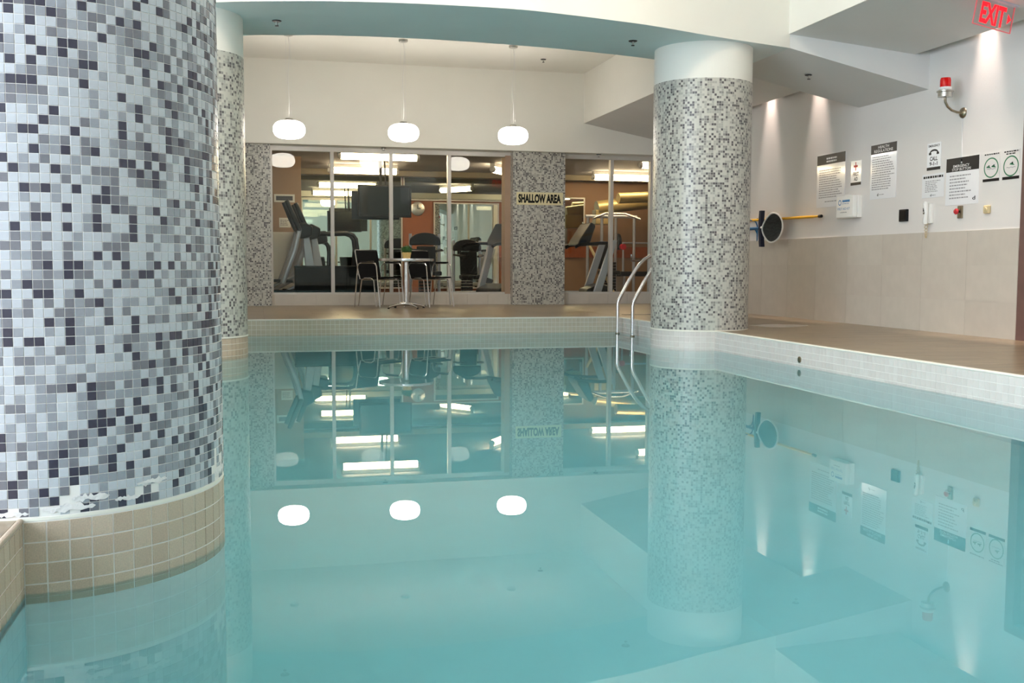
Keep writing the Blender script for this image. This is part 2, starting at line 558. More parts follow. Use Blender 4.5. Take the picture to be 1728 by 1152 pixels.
# roof of the light slot beside the wall
struct(MB().box(XE - 0.3, W + 0.05, YBK, YF, 3.62, 3.68).box(XE - 0.02, XE, YBK, YF, zs(XE) + 0.02, 3.62).build('ceiling_slot', M_soff))

# curved beam: pale blue underneath, white upright faces
near = [(-3.6, 11.2), (-2.2, 9.98), (-1.2, 9.25), (-0.30, 8.835), (0.22, 8.666), (0.60, 8.571), (1.24, 8.48), (2.04, 8.454), (2.55, 8.53), (3.00, 8.631), (3.41, 8.742), (4.10, 8.992), (4.99, 9.27), (5.62, 9.06), (6.25, 8.853)]
far = [(-3.6, 12.6), (-2.2, 11.4), (-1.2, 10.62), (-0.11, 10.037), (0.25, 9.93), (0.67, 9.83), (1.32, 9.767), (2.10, 9.785), (2.60, 9.84), (2.957, 9.888), (3.489, 10.0), (3.95, 10.13), (4.99, 10.53), (5.70, 10.27), (6.24, 10.05)]
def spline(pts, per=6):
    out = []
    n = len(pts)
    for i in range(n - 1):
        p0, p1, p2, p3 = pts[max(i - 1, 0)], pts[i], pts[i + 1], pts[min(i + 2, n - 1)]
        for k in range(per):
            t = k / per
            out.append(tuple(0.5 * ((2 * p1[j]) + (-p0[j] + p2[j]) * t + (2 * p0[j] - 5 * p1[j] + 4 * p2[j] - p3[j]) * t * t + (-p0[j] + 3 * p1[j] - 3 * p2[j] + p3[j]) * t ** 3) for j in (0, 1)))
    out.append(pts[-1])
    return out
KN = 12
nearc = spline(near[:KN + 1]); farc = spline(far[:KN + 1])
ZBM = 2.90
zb = lambda X: ZBM if X <= 4.99 else ZBM - (X - 4.99) * 0.325
mu, mf = MB(), MB()
for i in range(len(nearc) - 1):
    a, b, c, d = nearc[i], nearc[i + 1], farc[i + 1], farc[i]
    mu.quad((a[0], a[1], ZBM), (d[0], d[1], ZBM), (c[0], c[1], ZBM), (b[0], b[1], ZBM))
    mf.quad((a[0], a[1], ZBM), (b[0], b[1], ZBM), (b[0], b[1], ZTOP), (a[0], a[1], ZTOP))
    mf.quad((c[0], c[1], ZBM), (d[0], d[1], ZBM), (d[0], d[1], ZTOP), (c[0], c[1], ZTOP))
beam = struct(mf.build('ceiling_beam', M_white, smooth=True))
mu.build('beam_underside', M_blue, beam)
ms, mb_ = MB(), MB()
for i in range(KN, len(near) - 1):
    a, b, c, d = near[i], near[i + 1], far[i + 1], far[i]
    za, zc = zb(a[0]), zb(b[0])
    ms.quad((a[0], a[1], za), (d[0], d[1], zb(d[0])), (c[0], c[1], zb(c[0])), (b[0], b[1], zc))
    mb_.quad((a[0], a[1], za), (b[0], b[1], zc), (b[0], b[1], 3.3), (a[0], a[1], 3.3))
    mb_.quad((c[0], c[1], zb(c[0])), (d[0], d[1], zb(d[0])), (d[0], d[1], 3.3), (c[0], c[1], 3.3))
ms.build('bay_beam_underside', M_soff, beam)
mb_.build('bay_beam_face', M_soff, beam)

# ---- pool basin
m = MB()
zf = -1.25
m.quad((XL, YN, zf), (WP, YN, zf), (WP, YB, zf), (XL, YB, zf))
m.quad((XL, YB, zf), (WP, YB, zf), (WP, YB, -0.02), (XL, YB, -0.02))
m.quad((WP, YB, zf), (WP, YN, zf), (WP, YN, -0.02), (WP, YB, -0.02))
m.quad((XL, YN, zf), (XL, YB, zf), (XL, YB, -0.02), (XL, YN, -0.02))
m.quad((WP, YN, zf), (XL, YN, zf), (XL, YN, ZD), (WP, YN, ZD))
struct(m.build('pool_basin', M_basin), 'pale plastered swimming pool basin under the water', 'pool')
water = MB().poly([(XL, YN, 0), (WP, YN, 0), (WP, YB, 0), (XL, YB, 0)]).build('pool_water', M_water)
tag(water, 'still turquoise water filling the swimming pool', 'water', kind='stuff')

# ---- decks with their tiles and the tiled pool sides
PT = 0.0513
TR = 0.0475
def deck(x0, x1, y0, y1, name, tx=0.60, ty=0.30, vis=None):
    slab = struct(MB().box(x0, x1, y0, y1, ZD - 0.15, ZD - 0.004).build(name, M_dgrout))
    mes = {k: MB().box(0.0015, tx - 0.0015, 0.0015, ty - 0.0015, -0.010, 0.0).mesh('floor_tile', M_deck[k]) for k in range(3)}
    y, j = y0, 0
    while y < y1 - 0.02:
        x = x0 - (j % 2) * tx / 2
        while x < x1 - 0.02:
            a, b = max(x, x0), min(x + tx, x1)
            if b - a > 0.03:
                o = put('floor_tile', mes[rnd.randrange(3)], slab, 0, (a, y, ZD))
                o.scale = ((b - a) / tx, min(ty, y1 - y) / ty, 1)
            x += tx
        y += ty; j += 1
    return slab
deck_r = deck(WP + 0.03, W, 3.6, YS, 'floor')
deck_b = deck(XL, WP + 0.03, YB + 0.03, YS, 'floor')
deck_l = deck(-1.77, XL - 0.012, 1.2, 3.0, 'floor')
struct(MB().box(XWL, -1.77, YBK, YS, ZD - 0.15, ZD).box(-1.77, XL - 0.03, 3.0, YS, ZD - 0.15, ZD).box(-1.77, XL, YBK, 1.2, ZD - 0.15, ZD)
       .box(XL, W, YBK, YN, ZD - 0.15, ZD).box(WP + 0.03, W, YN, 3.6, ZD - 0.15, ZD).build('floor_outer', M_deck[0]))

def tiled_side(slab, axis, pos, sgn, a0, a1, n_single, mats, from_low, rows=5, grout=M_grout, cop_mat=None, cw=0.035):
    """pool side below the deck: bed, coping strip and single tiles; the far ones joined"""
    n = int(round((a1 - a0) / PT))
    bed, cop = MB(), MB()
    if axis == 'x':
        lo, hi = sorted((pos + sgn * 0.0018, pos + sgn * cw))
        bed.box(lo, hi, a0, a1, -0.5, ZD - 0.012)
        lo, hi = sorted((pos - sgn * 0.002, pos + sgn * cw))
        cop.box(lo, hi, a0, a1, ZD - 0.012, ZD + 0.003)
    else:
        lo, hi = sorted((pos + sgn * 0.0018, pos + sgn * cw))
        bed.box(a0, a1, lo, hi, -0.5, ZD - 0.012)
        lo, hi = sorted((pos - sgn * 0.002, pos + sgn * cw))
        cop.box(a0, a1, lo, hi, ZD - 0.012, ZD + 0.003)
    bed.build('pool_side_bed', grout, slab)
    cop.build('coping', cop_mat or M_coping, slab, bevel=0.005)
    g = (PT - TR) / 2
    lo, hi = (0, 0.008) if sgn > 0 else (-0.008, 0)
    if axis == 'x':
        meshes = [MB().box(lo, hi, g, PT - g, g, PT - g).mesh('pool_tile', mt) for mt in mats]
    else:
        meshes = [MB().box(g, PT - g, lo, hi, g, PT - g).mesh('pool_tile', mt) for mt in mats]
    rest = [MB() for _ in mats]
    order = range(n) if from_low else range(n - 1, -1, -1)
    cnt = 0
    for i in order:
        for r_ in range(rows):
            z = ZD - 0.012 - (r_ + 1) * PT
            k = rnd.randrange(len(mats))
            a = a0 + i * PT
            if cnt < n_single:
                put('pool_tile', meshes[k], slab, 0, (pos, a, z) if axis == 'x' else (a, pos, z))
                cnt += 1
            elif axis == 'x':
                rest[k].box(pos + lo, pos + hi, a + g, a + PT - g, z + g, z + PT - g)
            else:
                rest[k].box(a + g, a + PT - g, pos + lo, pos + hi, z + g, z + PT - g)
    for k, b in enumerate(rest):
        if b.v:
            o = b.build('pool_tile_field', mats[k], slab)
            o['kind'] = 'stuff'
tiled_side(deck_r, 'x', WP, 1, 4.2, YB, 296, M_ptile, True, rows=4)
tiled_side(deck_r, 'x', WP, 1, YN, 4.2, 0, M_ptile, True, rows=4)
tiled_side(deck_b, 'y', YB, 1, XL, WP, 0, M_bktile, True, rows=4)
tiled_side(deck_l, 'x', XL, -1, 2.72, YB, 0, M_btile, True, rows=4, cop_mat=M_btile[1], cw=0.035)
tiled_side(deck_l, 'x', XL, -1, YN, 1.25, 0, M_btile, True, rows=4, cop_mat=M_btile[1], cw=0.035)
tiled_side(deck_l, 'x', XL, -1, 1.25, 2.72, 999, M_btile, True, rows=5, cop_mat=M_btile[1], cw=0.012)

# ---- columns
def col_uv(me, R):
    uvl = me.uv_layers.new(name='UVMap')
    for p in me.polygons:
        angs = []
        for li in p.loop_indices:
            co = me.vertices[me.loops[li].vertex_index].co
            angs.append(math.atan2(co.y, co.x))
        if max(angs) - min(angs) > PI:
            angs = [a + 2 * PI if a < 0 else a for a in angs]
        for li, a in zip(p.loop_indices, angs):
            co = me.vertices[me.loops[li].vertex_index].co
            uvl.data[li].uv = (a * R + 10, co.z + 10 - ZD)
NCH = 131
def ring(r, z0, z1, n=96):
    m = MB()
    for j in range(n):
        a, b = 2 * PI * j / n, 2 * PI * (j + 1) / n
        m.quad((r * math.cos(a), r * math.sin(a), z0), (r * math.cos(b), r * math.sin(b), z0), (r * math.cos(b), r * math.sin(b), z1), (r * math.cos(a), r * math.sin(a), z1))
    return m
ZM = 2.56
def base_band(t, mats, single, rows=5):
    nb = 58
    g = 0.0019
    wd = 2 * PI * RC / nb
    meshes = [MB().box(-0.008, 0, -wd / 2 + g, wd / 2 - g, g, PT - g).mesh('base_tile', mt) for mt in mats]
    rest = [MB() for _ in mats]
    for r_ in range(rows):
        for j in range(nb):
            a = 2 * PI * (j + 0.5) / nb
            z = ZD - 0.006 - (r_ + 1) * PT
            k = rnd.randrange(len(mats))
            if single:
                put('base_tile', meshes[k], t, 0, (RC * math.cos(a), RC * math.sin(a), z), (0, 0, a))
            else:
                i = len(rest[k].v)
                tmp = MB().box(-0.008, 0, -wd / 2 + g, wd / 2 - g, g, PT - g)
                ca, sa = math.cos(a), math.sin(a)
                rest[k].v += [((RC + x) * ca - y * sa, (RC + x) * sa + y * ca, zz + z) for x, y, zz in tmp.v]
                rest[k].f += [tuple(i + q for q in f) for f in tmp.f]
    for k, b in enumerate(rest):
        if b.v:
            o = b.build('base_tile_field', mats[k], t); o['kind'] = 'stuff'
def far_column(x, y, label, mats):
    t = thing('mosaic_column', label, 'column', (x, y, 0), group='round mosaic columns standing in the pool')
    me = ring(RC, ZD, ZM).mesh('mosaic_shaft', M_mosaic, True)
    col_uv(me, RC)
    put('mosaic_shaft', me, t)
    ring(RC - 0.002, -1.25, ZD).build('base_bed', M_grout, t, smooth=True)
    MB().lathe([(RC - 0.01, ZD - 0.006), (RC + 0.004, ZD - 0.006), (RC + 0.004, ZD + 0.006), (RC - 0.01, ZD + 0.006)], 64).build('base_edge', M_coping, t, smooth=True)
    ring(RC - 0.003, ZM, ZBM).build('plaster_top', M_white, t, smooth=True)
    base_band(t, mats, False)
    return t
far_column(4.245, 9.605, 'round grey mosaic column beside the pool ladder and right deck', M_ptile)
far_column(-0.59, 9.40, 'round mosaic column mostly hidden behind the large near column', M_btile)

NCX, NCY = -0.59, 3.145
t = thing('mosaic_column', 'large round mosaic column in the left foreground with worn lower tiles', 'column', (NCX, NCY, 0), group='round mosaic columns standing in the pool')
ring(RC - 0.0013, -1.25, ZM, 131).build('grout_core', M_grout, t, smooth=True)
ring(RC - 0.003, ZM, ZBM).build('plaster_top', M_white, t, smooth=True)
MB().lathe([(RC - 0.01, ZD - 0.004), (RC + 0.0004, ZD - 0.004), (RC + 0.0004, ZD + 0.004), (RC - 0.01, ZD + 0.004)], 64).build('base_edge', M_coping, t, smooth=True)
base_band(t, M_btile, True)
NR = int((ZM - ZD - 0.006) / CHIP)
wd = 2 * PI * RC / NCH
def chip_box():
    g, e = 0.00085, 0.0006
    m = MB()
    y0, y1, z0, z1 = -wd / 2 + g, wd / 2 - g, g, CHIP - g
    x0, x1, x2 = -0.004, -0.0006, 0.0
    m.v = [(x0, y0, z0), (x0, y1, z0), (x0, y1, z1), (x0, y0, z1), (x1, y0, z0), (x1, y1, z0), (x1, y1, z1), (x1, y0, z1),
           (x2, y0 + e, z0 + e), (x2, y1 - e, z0 + e), (x2, y1 - e, z1 - e), (x2, y0 + e, z1 - e)]
    m.f = [(8, 9, 10, 11)]
    for a in (0, 4):
        for k in range(4):
            k2 = (k + 1) % 4
            m.f.append((a + k, a + k2, a + 4 + k2, a + 4 + k))
    return m
chip_meshes = [chip_box().mesh('mosaic_tile', mt) for mt in M_chip]
chipv = chip_box()
field = [MB() for _ in M_chip]
a_cam = math.atan2(-NCY, -NCX)
jc = a_cam / (2 * PI / NCH)
for r_ in range(NR):
    z = ZD + 0.006 + r_ * CHIP
    for j in range(NCH):
        a = 2 * PI * (j + 0.5) / NCH
        dj = (j + 0.5 - jc + NCH / 2) % NCH - NCH / 2
        k = pick()
        # worn spots just above the base tiles
        if r_ < 3 and (-6 < dj < 12) and rnd.random() < (0.45, 0.28, 0.10)[r_]: continue
        if r_ < 4 and (22 < dj < 28) and rnd.random() < 0.35: continue
        if 23 <= r_ < 38 and -5 <= dj < 15:
            put('mosaic_tile', chip_meshes[k], t, 0, (RC * math.cos(a), RC * math.sin(a), z), (0, 0, a))
        else:
            b = field[k]
            i = len(b.v)
            ca, sa = math.cos(a), math.sin(a)
            rr = RC + rnd.uniform(-0.0004, 0.0004)
            b.v += [((rr + x) * ca - yy * sa, (rr + x) * sa + yy * ca, zz + z) for x, yy, zz in chipv.v]
            b.f += [tuple(i + q for q in f) for f in chipv.f]
for k, b in enumerate(field):
    o = b.build('mosaic_tile_field', M_chip[k], t); o['kind'] = 'stuff'
# smeared plaster over the worn spots
for (d0, d1, h0, h1) in ((-5.5, -2.0, 0.0, 0.018), (-1.0, 4.5, 0.0, 0.030), (2.0, 6.0, 0.022, 0.05), (6.5, 9.5, 0.012, 0.03), (9.0, 13.0, 0.04, 0.066), (22.5, 27.5, 0.004, 0.05)):
    m = MB()
    N = 14
    top, bot = [], []
    for q in range(N + 1):
        a = (jc + d0 + (d1 - d0) * q / N) * 2 * PI / NCH
        w_ = math.sin(PI * q / N) ** 0.5
        hm = (h0 + h1) / 2
        for lst, s in ((bot, -1), (top, 1)):
            h = hm + s * (h1 - h0) / 2 * w_ * rnd.uniform(0.15, 1.0)
            lst.append(((RC + 0.0012) * math.cos(a), (RC + 0.0012) * math.sin(a), ZD + 0.006 + max(0, h)))
    for q in range(N):
        m.quad(bot[q], bot[q + 1], top[q + 1], top[q])
    m.build('plaster_smear', M_plaster, t, smooth=True)

# ---- square mosaic pillars between the windows
def pillar(x0, x1, y0, y1, name, label):
    m = MB().box(x0, x1, y0, y1, ZD, ZB)
    me = m.mesh('mosaic_pillar', M_mosaic)
    uvl = me.uv_layers.new(name='UVMap')
    for p in me.polygons:
        for li in p.loop_indices:
            co = me.vertices[me.loops[li].vertex_index].co
            u = co.x if abs(p.normal.y) > 0.5 else co.y + 3.33
            uvl.data[li].uv = (u + 20, co.z + 10)
    o = put('mosaic_pillar', me)
    return tag(o, label, 'pillar', 'square mosaic pillars between the gym windows')
pillar(-0.198, 0.165, 15.9, YG + 0.25, 'p', 'square grey mosaic pillar at the left end of the gym windows')
pillar(3.862, 4.71, 15.9, YG + 0.25, 'p', 'wide square mosaic pillar carrying the SHALLOW AREA sign')

# ---- windows to the gym
ZW0, ZW1 = 0.350, 2.525
def gym_window(name, x0, x1, mull):
    fr_ = MB()
    fr_.box(x0, x1, YG - 0.045, YG + 0.045, ZW0 - 0.002, ZW0 + 0.028)
    fr_.box(x0, x1, YG - 0.045, YG + 0.045, ZW1 - 0.02, ZB)
    fr_.box(x0, x0 + 0.03, YG - 0.045, YG + 0.045, ZW0 + 0.028, ZW1 - 0.02)
    fr_.box(x1 - 0.03, x1, YG - 0.045, YG + 0.045, ZW0 + 0.028, ZW1 - 0.02)
    w = struct(fr_.build(name, M_frame))
    xs = [x0 + 0.03] + mull + [x1 - 0.03]
    for mx in mull:
        MB().box(mx - 0.027, mx + 0.027, YG - 0.05, YG + 0.045, ZW0 + 0.028, ZW1 - 0.02).build('mullion', M_frame, w)
    for k in range(len(xs) - 1):
        a = xs[k] + (0.027 if k else 0); b = xs[k + 1] - (0.027 if k < len(xs) - 2 else 0)
        MB().box(a, b, YG - 0.004, YG + 0.004, ZW0 + 0.028, ZW1 - 0.02).build('pane', M_glass, w)
gym_window('window_1', 0.165, 3.862, [1.08, 1.975, 2.884])
gym_window('window_2', 4.71, W, [5.55])
MB().box(3.775, 3.862, YG - 0.05, YG + 0.2, ZW0, ZW1).build('trim_2', M_brown)['kind'] = 'structure'

# ---- gym shell
struct(MB().box(-0.6, 9.6, YG + 0.2, YM + 0.2, 0.0, ZD).build('floor_gym', M_gfloor))
m = MB().box(-0.6, 9.6, YG + 0.3, YM + 0.2, 2.72, 2.85)
gc = struct(m.build('ceiling_gym', M_gceil))
MB().box(0.73, 9.5, 21.30, 21.55, 2.61, 2.72).build('ceiling_rib', M_olive, gc)
struct(MB().box(-0.7, 0.73, 19.0, 19.1, ZD, 2.72).box(0.63, 0.73, 19.1, YM, ZD, 2.72).box(-0.7, -0.6, YG, 19.0, ZD, 2.72).build('wall_gym_left', M_brown))
struct(MB().box(0.6, 5.6, YM, YM + 0.1, ZD, 2.72).build('wall_gym_back', M_orange))
gr = struct(MB().box(5.6, 9.6, YM, YM + 0.1, ZD, 2.72).build('wall_gym_side', M_tan))
struct(MB().box(9.5, 9.6, YG + 0.2, YM, ZD, 2.72).box(W + 0.2, 9.6, YG + 0.1, YG + 0.2, ZD, 2.72).build('wall_gym_right', M_dbrown))
struct(MB().box(0.73, 3.0, YM - 0.03, YM, 1.05, 1.25).build('trim_3', M_wood))
struct(MB().box(3.9, 9.5, YM - 0.06, YM, 0.98, 1.22).build('trim_4', M_wood))
def mirror(x0, x1, z0, z1, label):
    o = thing('wall_mirror', label, 'mirror', (x0, YM - 0.07, z0), group='mirrors on the gym back wall')
    MB().box(0.02, x1 - x0 - 0.02, 0, 0.02, 0.02, z1 - z0 - 0.02).build('mirror_glass', M_mirror, o)
    f = MB(); f.box(0, x1 - x0, -0.01, 0.03, z1 - z0 - 0.03, z1 - z0); f.box(0, 0.03, -0.01, 0.03, 0, z1 - z0 - 0.03); f.box(x1 - x0 - 0.03, x1 - x0, -0.01, 0.03, 0, z1 - z0 - 0.03); f.box(0.03, x1 - x0 - 0.03, -0.01, 0.03, 0, 0.03)
    f.build('mirror_frame', M_frame, o)
mirror(0.76, 2.95, 0.30, 2.68, 'tall wall mirror at the back of the gym behind the television')
mirror(2.97, 5.30, 2.17, 2.68, 'long low mirror strip above the orange gym panel and clock')
mirror(3.62, 5.05, 0.30, 2.14, 'wide wall mirror at the back of the gym right of the orange panel')
mirror(6.2, 7.0, 1.25, 2.3, 'small wall mirror high on the tan gym wall behind the right window')

# ================================================================== THINGS IN THE POOL HALL
# ---- pendant lamps
def pendant(x, y, z, label):
    t = thing('pendant_lamp', label, 'lamp', (x, y, 3.80), group='white globe pendants over the far deck')
    h = z - 3.80
    MB().lathe([(0.0, -0.030), (0.055, -0.030), (0.062, -0.02), (0.062, 0.0)], 24).build('canopy', M_steel, t, smooth=True)
    for dx, dy in ((-0.03, 0), (0.03, 0)):
        MB().tube([(dx, dy, -0.03), (dx * 0.9, dy, h + 0.12)], 0.0013, 6).build('suspension_wire', M_whitep, t)
    w = [(0.0, 0.0, -0.03)]
    for k in range(1, 13):
        q = k / 12
        w.append((0.02 * math.sin(q * 9) * (1 - q), 0.012 * math.sin(q * 7), -0.03 + (h + 0.15) * q))
    MB().tube(w, 0.003, 6).build('flex_cord', M_whitep, t, smooth=True)
    MB().lathe([(0.0, h + 0.15), (0.05, h + 0.145), (0.055, h + 0.118)], 24).build('globe_cap', M_steel, t, smooth=True)
    pr = [(0.0, h - 0.118)]
    for k in range(1, 17):
        a = -PI / 2 + PI * k / 16
        ca, sa = math.cos(a), math.sin(a)
        pr.append((0.207 * abs(ca) ** 0.62, h + 0.118 * (1 if sa >= 0 else -1) * abs(sa) ** 0.85))
    MB().lathe(pr, 36).build('opal_globe', M_globe, t, smooth=True, ang=80)
pendant(0.395, 14.06, 2.562, 'left one of three white globe pendant lamps, nearest the left columns')
pendant(1.898, 14.06, 2.572, 'middle one of three white globe pendant lamps above the cafe table')
pendant(3.412, 14.06, 2.582, 'right one of three white globe pendant lamps, near the sign pillar')

# ---- recessed downlights in the slot over the right wall
for k, (yy, lb) in enumerate(((12.02, 'small recessed downlight in the wall slot just right of the ladder column'), (10.86, 'small recessed downlight in the wall slot just behind the beam'),
                              (8.03, 'small recessed downlight in the wall slot near the exit sign'), (13.2, 'small recessed downlight in the wall slot behind the ladder column'), (6.87, 'small recessed downlight in the wall slot above the brown door'))):
    t = thing('downlight', lb, 'lamp', (W - 0.07, yy, 3.62), group='downlights grazing the right wall')
    MB().lathe([(0.030, -0.20), (0.036, -0.20), (0.036, 0.0), (0.030, 0.0)], 20).build('housing', M_whitep, t, smooth=True)
    MB().lathe([(0.0, -0.185), (0.029, -0.185), (0.029, -0.17), (0.0, -0.17)], 20).build('lamp_lens', M_lampw, t)
    d = bpy.data.lights.new('downlight_lamp', 'SPOT')
    d.energy = 190; d.color = (1.0, 0.80, 0.70); d.spot_size = math.radians(34); d.spot_blend = 0.85; d.shadow_soft_size = 0.025
    o = bpy.data.objects.new('downlight_lamp', d); COL.objects.link(o); o.parent = t
    o.location = (0, 0, -0.21); o.rotation_euler = (0, math.radians(2), 0)

# ---- warm fill panels, added out of view over the pool for extra light
k = 0
for yy, w1 in ((3.6, 'over the near end of the pool'), (6.8, 'in front of the curved beam')):
    for xx, w2 in ((0.2, 'left'), (3.0, 'right')):
        t = thing('fill_panel', '%s square warm fill light added high %s' % (w2, w1), 'light', (xx, yy, ZTOP), group='fill lights added over the pool')
        f = MB(); f.box(-0.36, 0.36, -0.36, -0.30, -0.05, 0); f.box(-0.36, 0.36, 0.30, 0.36, -0.05, 0); f.box(-0.36, -0.30, -0.30, 0.30, -0.05, 0); f.box(0.30, 0.36, -0.30, 0.30, -0.05, 0)
        f.build('panel_frame', M_kit, t)
        MB().box(-0.30, 0.30, -0.30, 0.30, -0.035, -0.02).build('panel_lens', M_fill, t)
# ---- sprinkler heads
def sprinkler(x, y, z, label):
    t = thing('sprinkler_head', label, 'sprinkler', (x, y, z), group='sprinkler heads under the ceilings')
    MB().lathe([(0.0, -0.008), (0.035, -0.008), (0.042, -0.002), (0.042, 0.0)], 20).build('escutcheon', M_dark, t, smooth=True)
    MB().tube([(0, 0, -0.008), (0, 0, -0.04)], 0.009, 8).build('stem', M_steel, t)
    MB().lathe([(0.0, -0.046), (0.016, -0.046), (0.016, -0.04), (0.0, -0.04)], 12).build('deflector', M_dark, t)
sprinkler(0.168, 9.366, 2.90, 'sprinkler head under the blue beam near the left columns')
sprinkler(3.421, 9.352, 2.90, 'sprinkler head under the blue beam left of the ladder column')
sprinkler(4.057, 14.859, 3.80, 'sprinkler head on the recessed ceiling right of the pendants')
sprinkler(5.461, 9.731, zb(5.461), 'sprinkler head under the sloping grey beam end by the right wall')
sprinkler(1.848, 15.95, ZB, 'sprinkler head under the bulkhead above the left gym window')
sprinkler(5.28, 15.95, ZB, 'sprinkler head under the bulkhead above the right gym window')

# ---- pool ladder
t = thing('pool_ladder', 'chrome pool ladder with two curved handrails at the far right corner', 'ladder', (4.1, 11.365, 0))
for yy in (0.255, -0.255):
    pts = [(0, yy, -1.0), (0, yy, -0.5), (0, yy, 0.0), (0, yy, 0.34), (0.004, yy, 0.37), (0.016, yy, 0.405), (0.04, yy, 0.45)]
    pts += [(0.13, yy, 0.615), (0.22, yy, 0.755), (0.27, yy, 0.82), (0.33, yy, 0.88), (0.40, yy, 0.918), (0.47, yy, 0.925), (0.54, yy, 0.905), (0.60, yy, 0.86), (0.63, yy, 0.79), (0.64, yy, 0.70), (0.64, yy, 0.4), (0.64, yy, ZD)]
    MB().tube(pts, 0.021, 14).build('handrail', M_chrome, t, smooth=True)
    MB().lathe([(0.022, 0.0), (0.045, 0.004), (0.05, 0.012), (0.05, 0.0)], 20, (0.64, yy, ZD + 0.003)).build('floor_flange', M_chrome, t, smooth=True)
    MB().lathe([(0.0235, -0.02), (0.026, -0.018), (0.026, 0.018), (0.0235, 0.02)], 16, (0, yy, -0.005)).build('scum_ring', M_brass, t, smooth=True)
for z in (-0.28, -0.55, -0.82):
    MB().box(-0.04, 0.04, -0.255, 0.255, z - 0.012, z + 0.012).build('ladder_step', M_steel, t, bevel=0.006)
o = MB().box(4.45, 6.1, 12.35, 12.46, ZD - 0.004, ZD + 0.003).build('deck_strip', M_dark)  # thin dark strip lying across the deck tiles
tag(o, 'narrow dark strip across the deck behind the ladder', 'drain')

# ---- puddle on the right deck
m = MB()
N = 28
ring_p = [(5.24 + (0.30 + 0.05 * math.sin(3 * a + 1)) * math.cos(a), 9.83 + (0.27 + 0.05 * math.sin(2 * a)) * math.sin(a), ZD + 0.0012) for a in [2 * PI * k / N for k in range(N)]]
m.poly(ring_p)
o = m.build('puddle', pm('wet_film', (205, 200, 192), 0.04, var=0.03))
tag(o, 'small pale puddle of water on the right deck beside the column', 'puddle')
# ---- water return fitting on the right pool side
t = thing('return_fitting', 'small round metal water inlet on the right pool side', 'inlet', (WP, 7.52, 0.055), (0, -PI / 2, 0))
MB().lathe([(0.012, 0.0), (0.026, 0.0), (0.026, 0.006), (0.020, 0.010), (0.012, 0.010)], 20).build('ring', M_brass, t, smooth=True)
MB().lathe([(0.0, 0.001), (0.012, 0.001), (0.010, 0.004), (0.0, 0.004)], 16).build('nozzle', M_dark, t, smooth=True)

# ---- exit sign hung on the sloped bay ceiling
SL = math.atan(0.185)
t = thing('exit_sign', 'glowing red EXIT sign on a clear panel under the sloped ceiling', 'sign', (5.69, 7.25, zs(5.69) - 0.012), (PI / 2, SL, 0))
MB().box(-0.19, 0.19, 0.0, 0.012, -0.04, 0.04).build('canopy_plate', M_silver, t, bevel=0.004)
MB().box(-0.175, 0.175, -0.205, 0.0, -0.004, 0.004).build('acrylic_panel', M_acryl, t)
ee = MB()
for a, b, c, d in ((-0.175, 0.175, -0.210, -0.204), (-0.178, -0.172, -0.21, 0.0), (0.172, 0.178, -0.21, 0.0)):
    ee.box(a, b, c, d, -0.005, 0.005)
ee.build('panel_edge', pm('edge_glow', (190, 120, 124), 0.4, var=0.05, emit=(255, 60, 70), estr=0.25), t)
text('exit_letters', 'EXIT', -0.125, 0.105, -0.185, -0.02, 0.0055, M_exit, t, bold=0.035)
MB().poly([(0.125, -0.145, 0.0055), (0.16, -0.105, 0.0055), (0.125, -0.065, 0.0055)]).build('arrow', M_exit, t)

# ---- SHALLOW AREA sign
t = thing('shallow_area_sign', 'cream SHALLOW AREA sign with bold black letters on the wide pillar', 'sign', (3.917, 15.899, 1.752), ROT_B)
MB().box(0, 0.758, 0, 0.196, 0, 0.008).build('sign_plate', M_cream, t, bevel=0.002)
text('sign_letters', 'SHALLOW AREA', 0.028, 0.722, 0.028, 0.168, 0.0095, M_print, t, bold=0.05)

# ---- red warning beacon on a gooseneck, with its conduit
t = thing('warning_beacon', 'red warning beacon on a bent metal arm high on the right wall', 'beacon', (W, 8.34, 2.20), ROT_R)
MB().lathe([(0.0, 0.026), (0.02, 0.026), (0.045, 0.012), (0.05, 0.0)], 24).build('wall_plate', M_brass, t, smooth=True)
MB().tube([(0, 0, 0.02), (0, 0.005, 0.07), (-0.002, 0.02, 0.12), (-0.004, 0.05, 0.16), (-0.005, 0.09, 0.185), (-0.005, 0.14, 0.19)], 0.011, 10).build('gooseneck', M_brass, t, smooth=True)
g = lambda prof, nm, mt: MB().lathe(prof, 24, (-0.005, 0, 0.19), axis=1).build(nm, mt, t, smooth=True)
g([(0.0, 0.13), (0.062, 0.135), (0.062, 0.175), (0.075, 0.180), (0.075, 0.190), (0.055, 0.200), (0.0, 0.200)], 'lamp_base', M_steel)
g([(0.0, 0.20), (0.055, 0.20), (0.055, 0.222), (0.0, 0.222)], 'lens_collar', M_kit)
g([(0.0, 0.222), (0.047, 0.222), (0.047, 0.285), (0.042, 0.305), (0.0, 0.310)], 'red_lens', M_redglass)
MB().tube([(0.0, -0.05, 0.006), (0.005, -0.2, 0.006), (0.012, -0.40, 0.006)], 0.004, 6).build('wire', M_whitep, t)

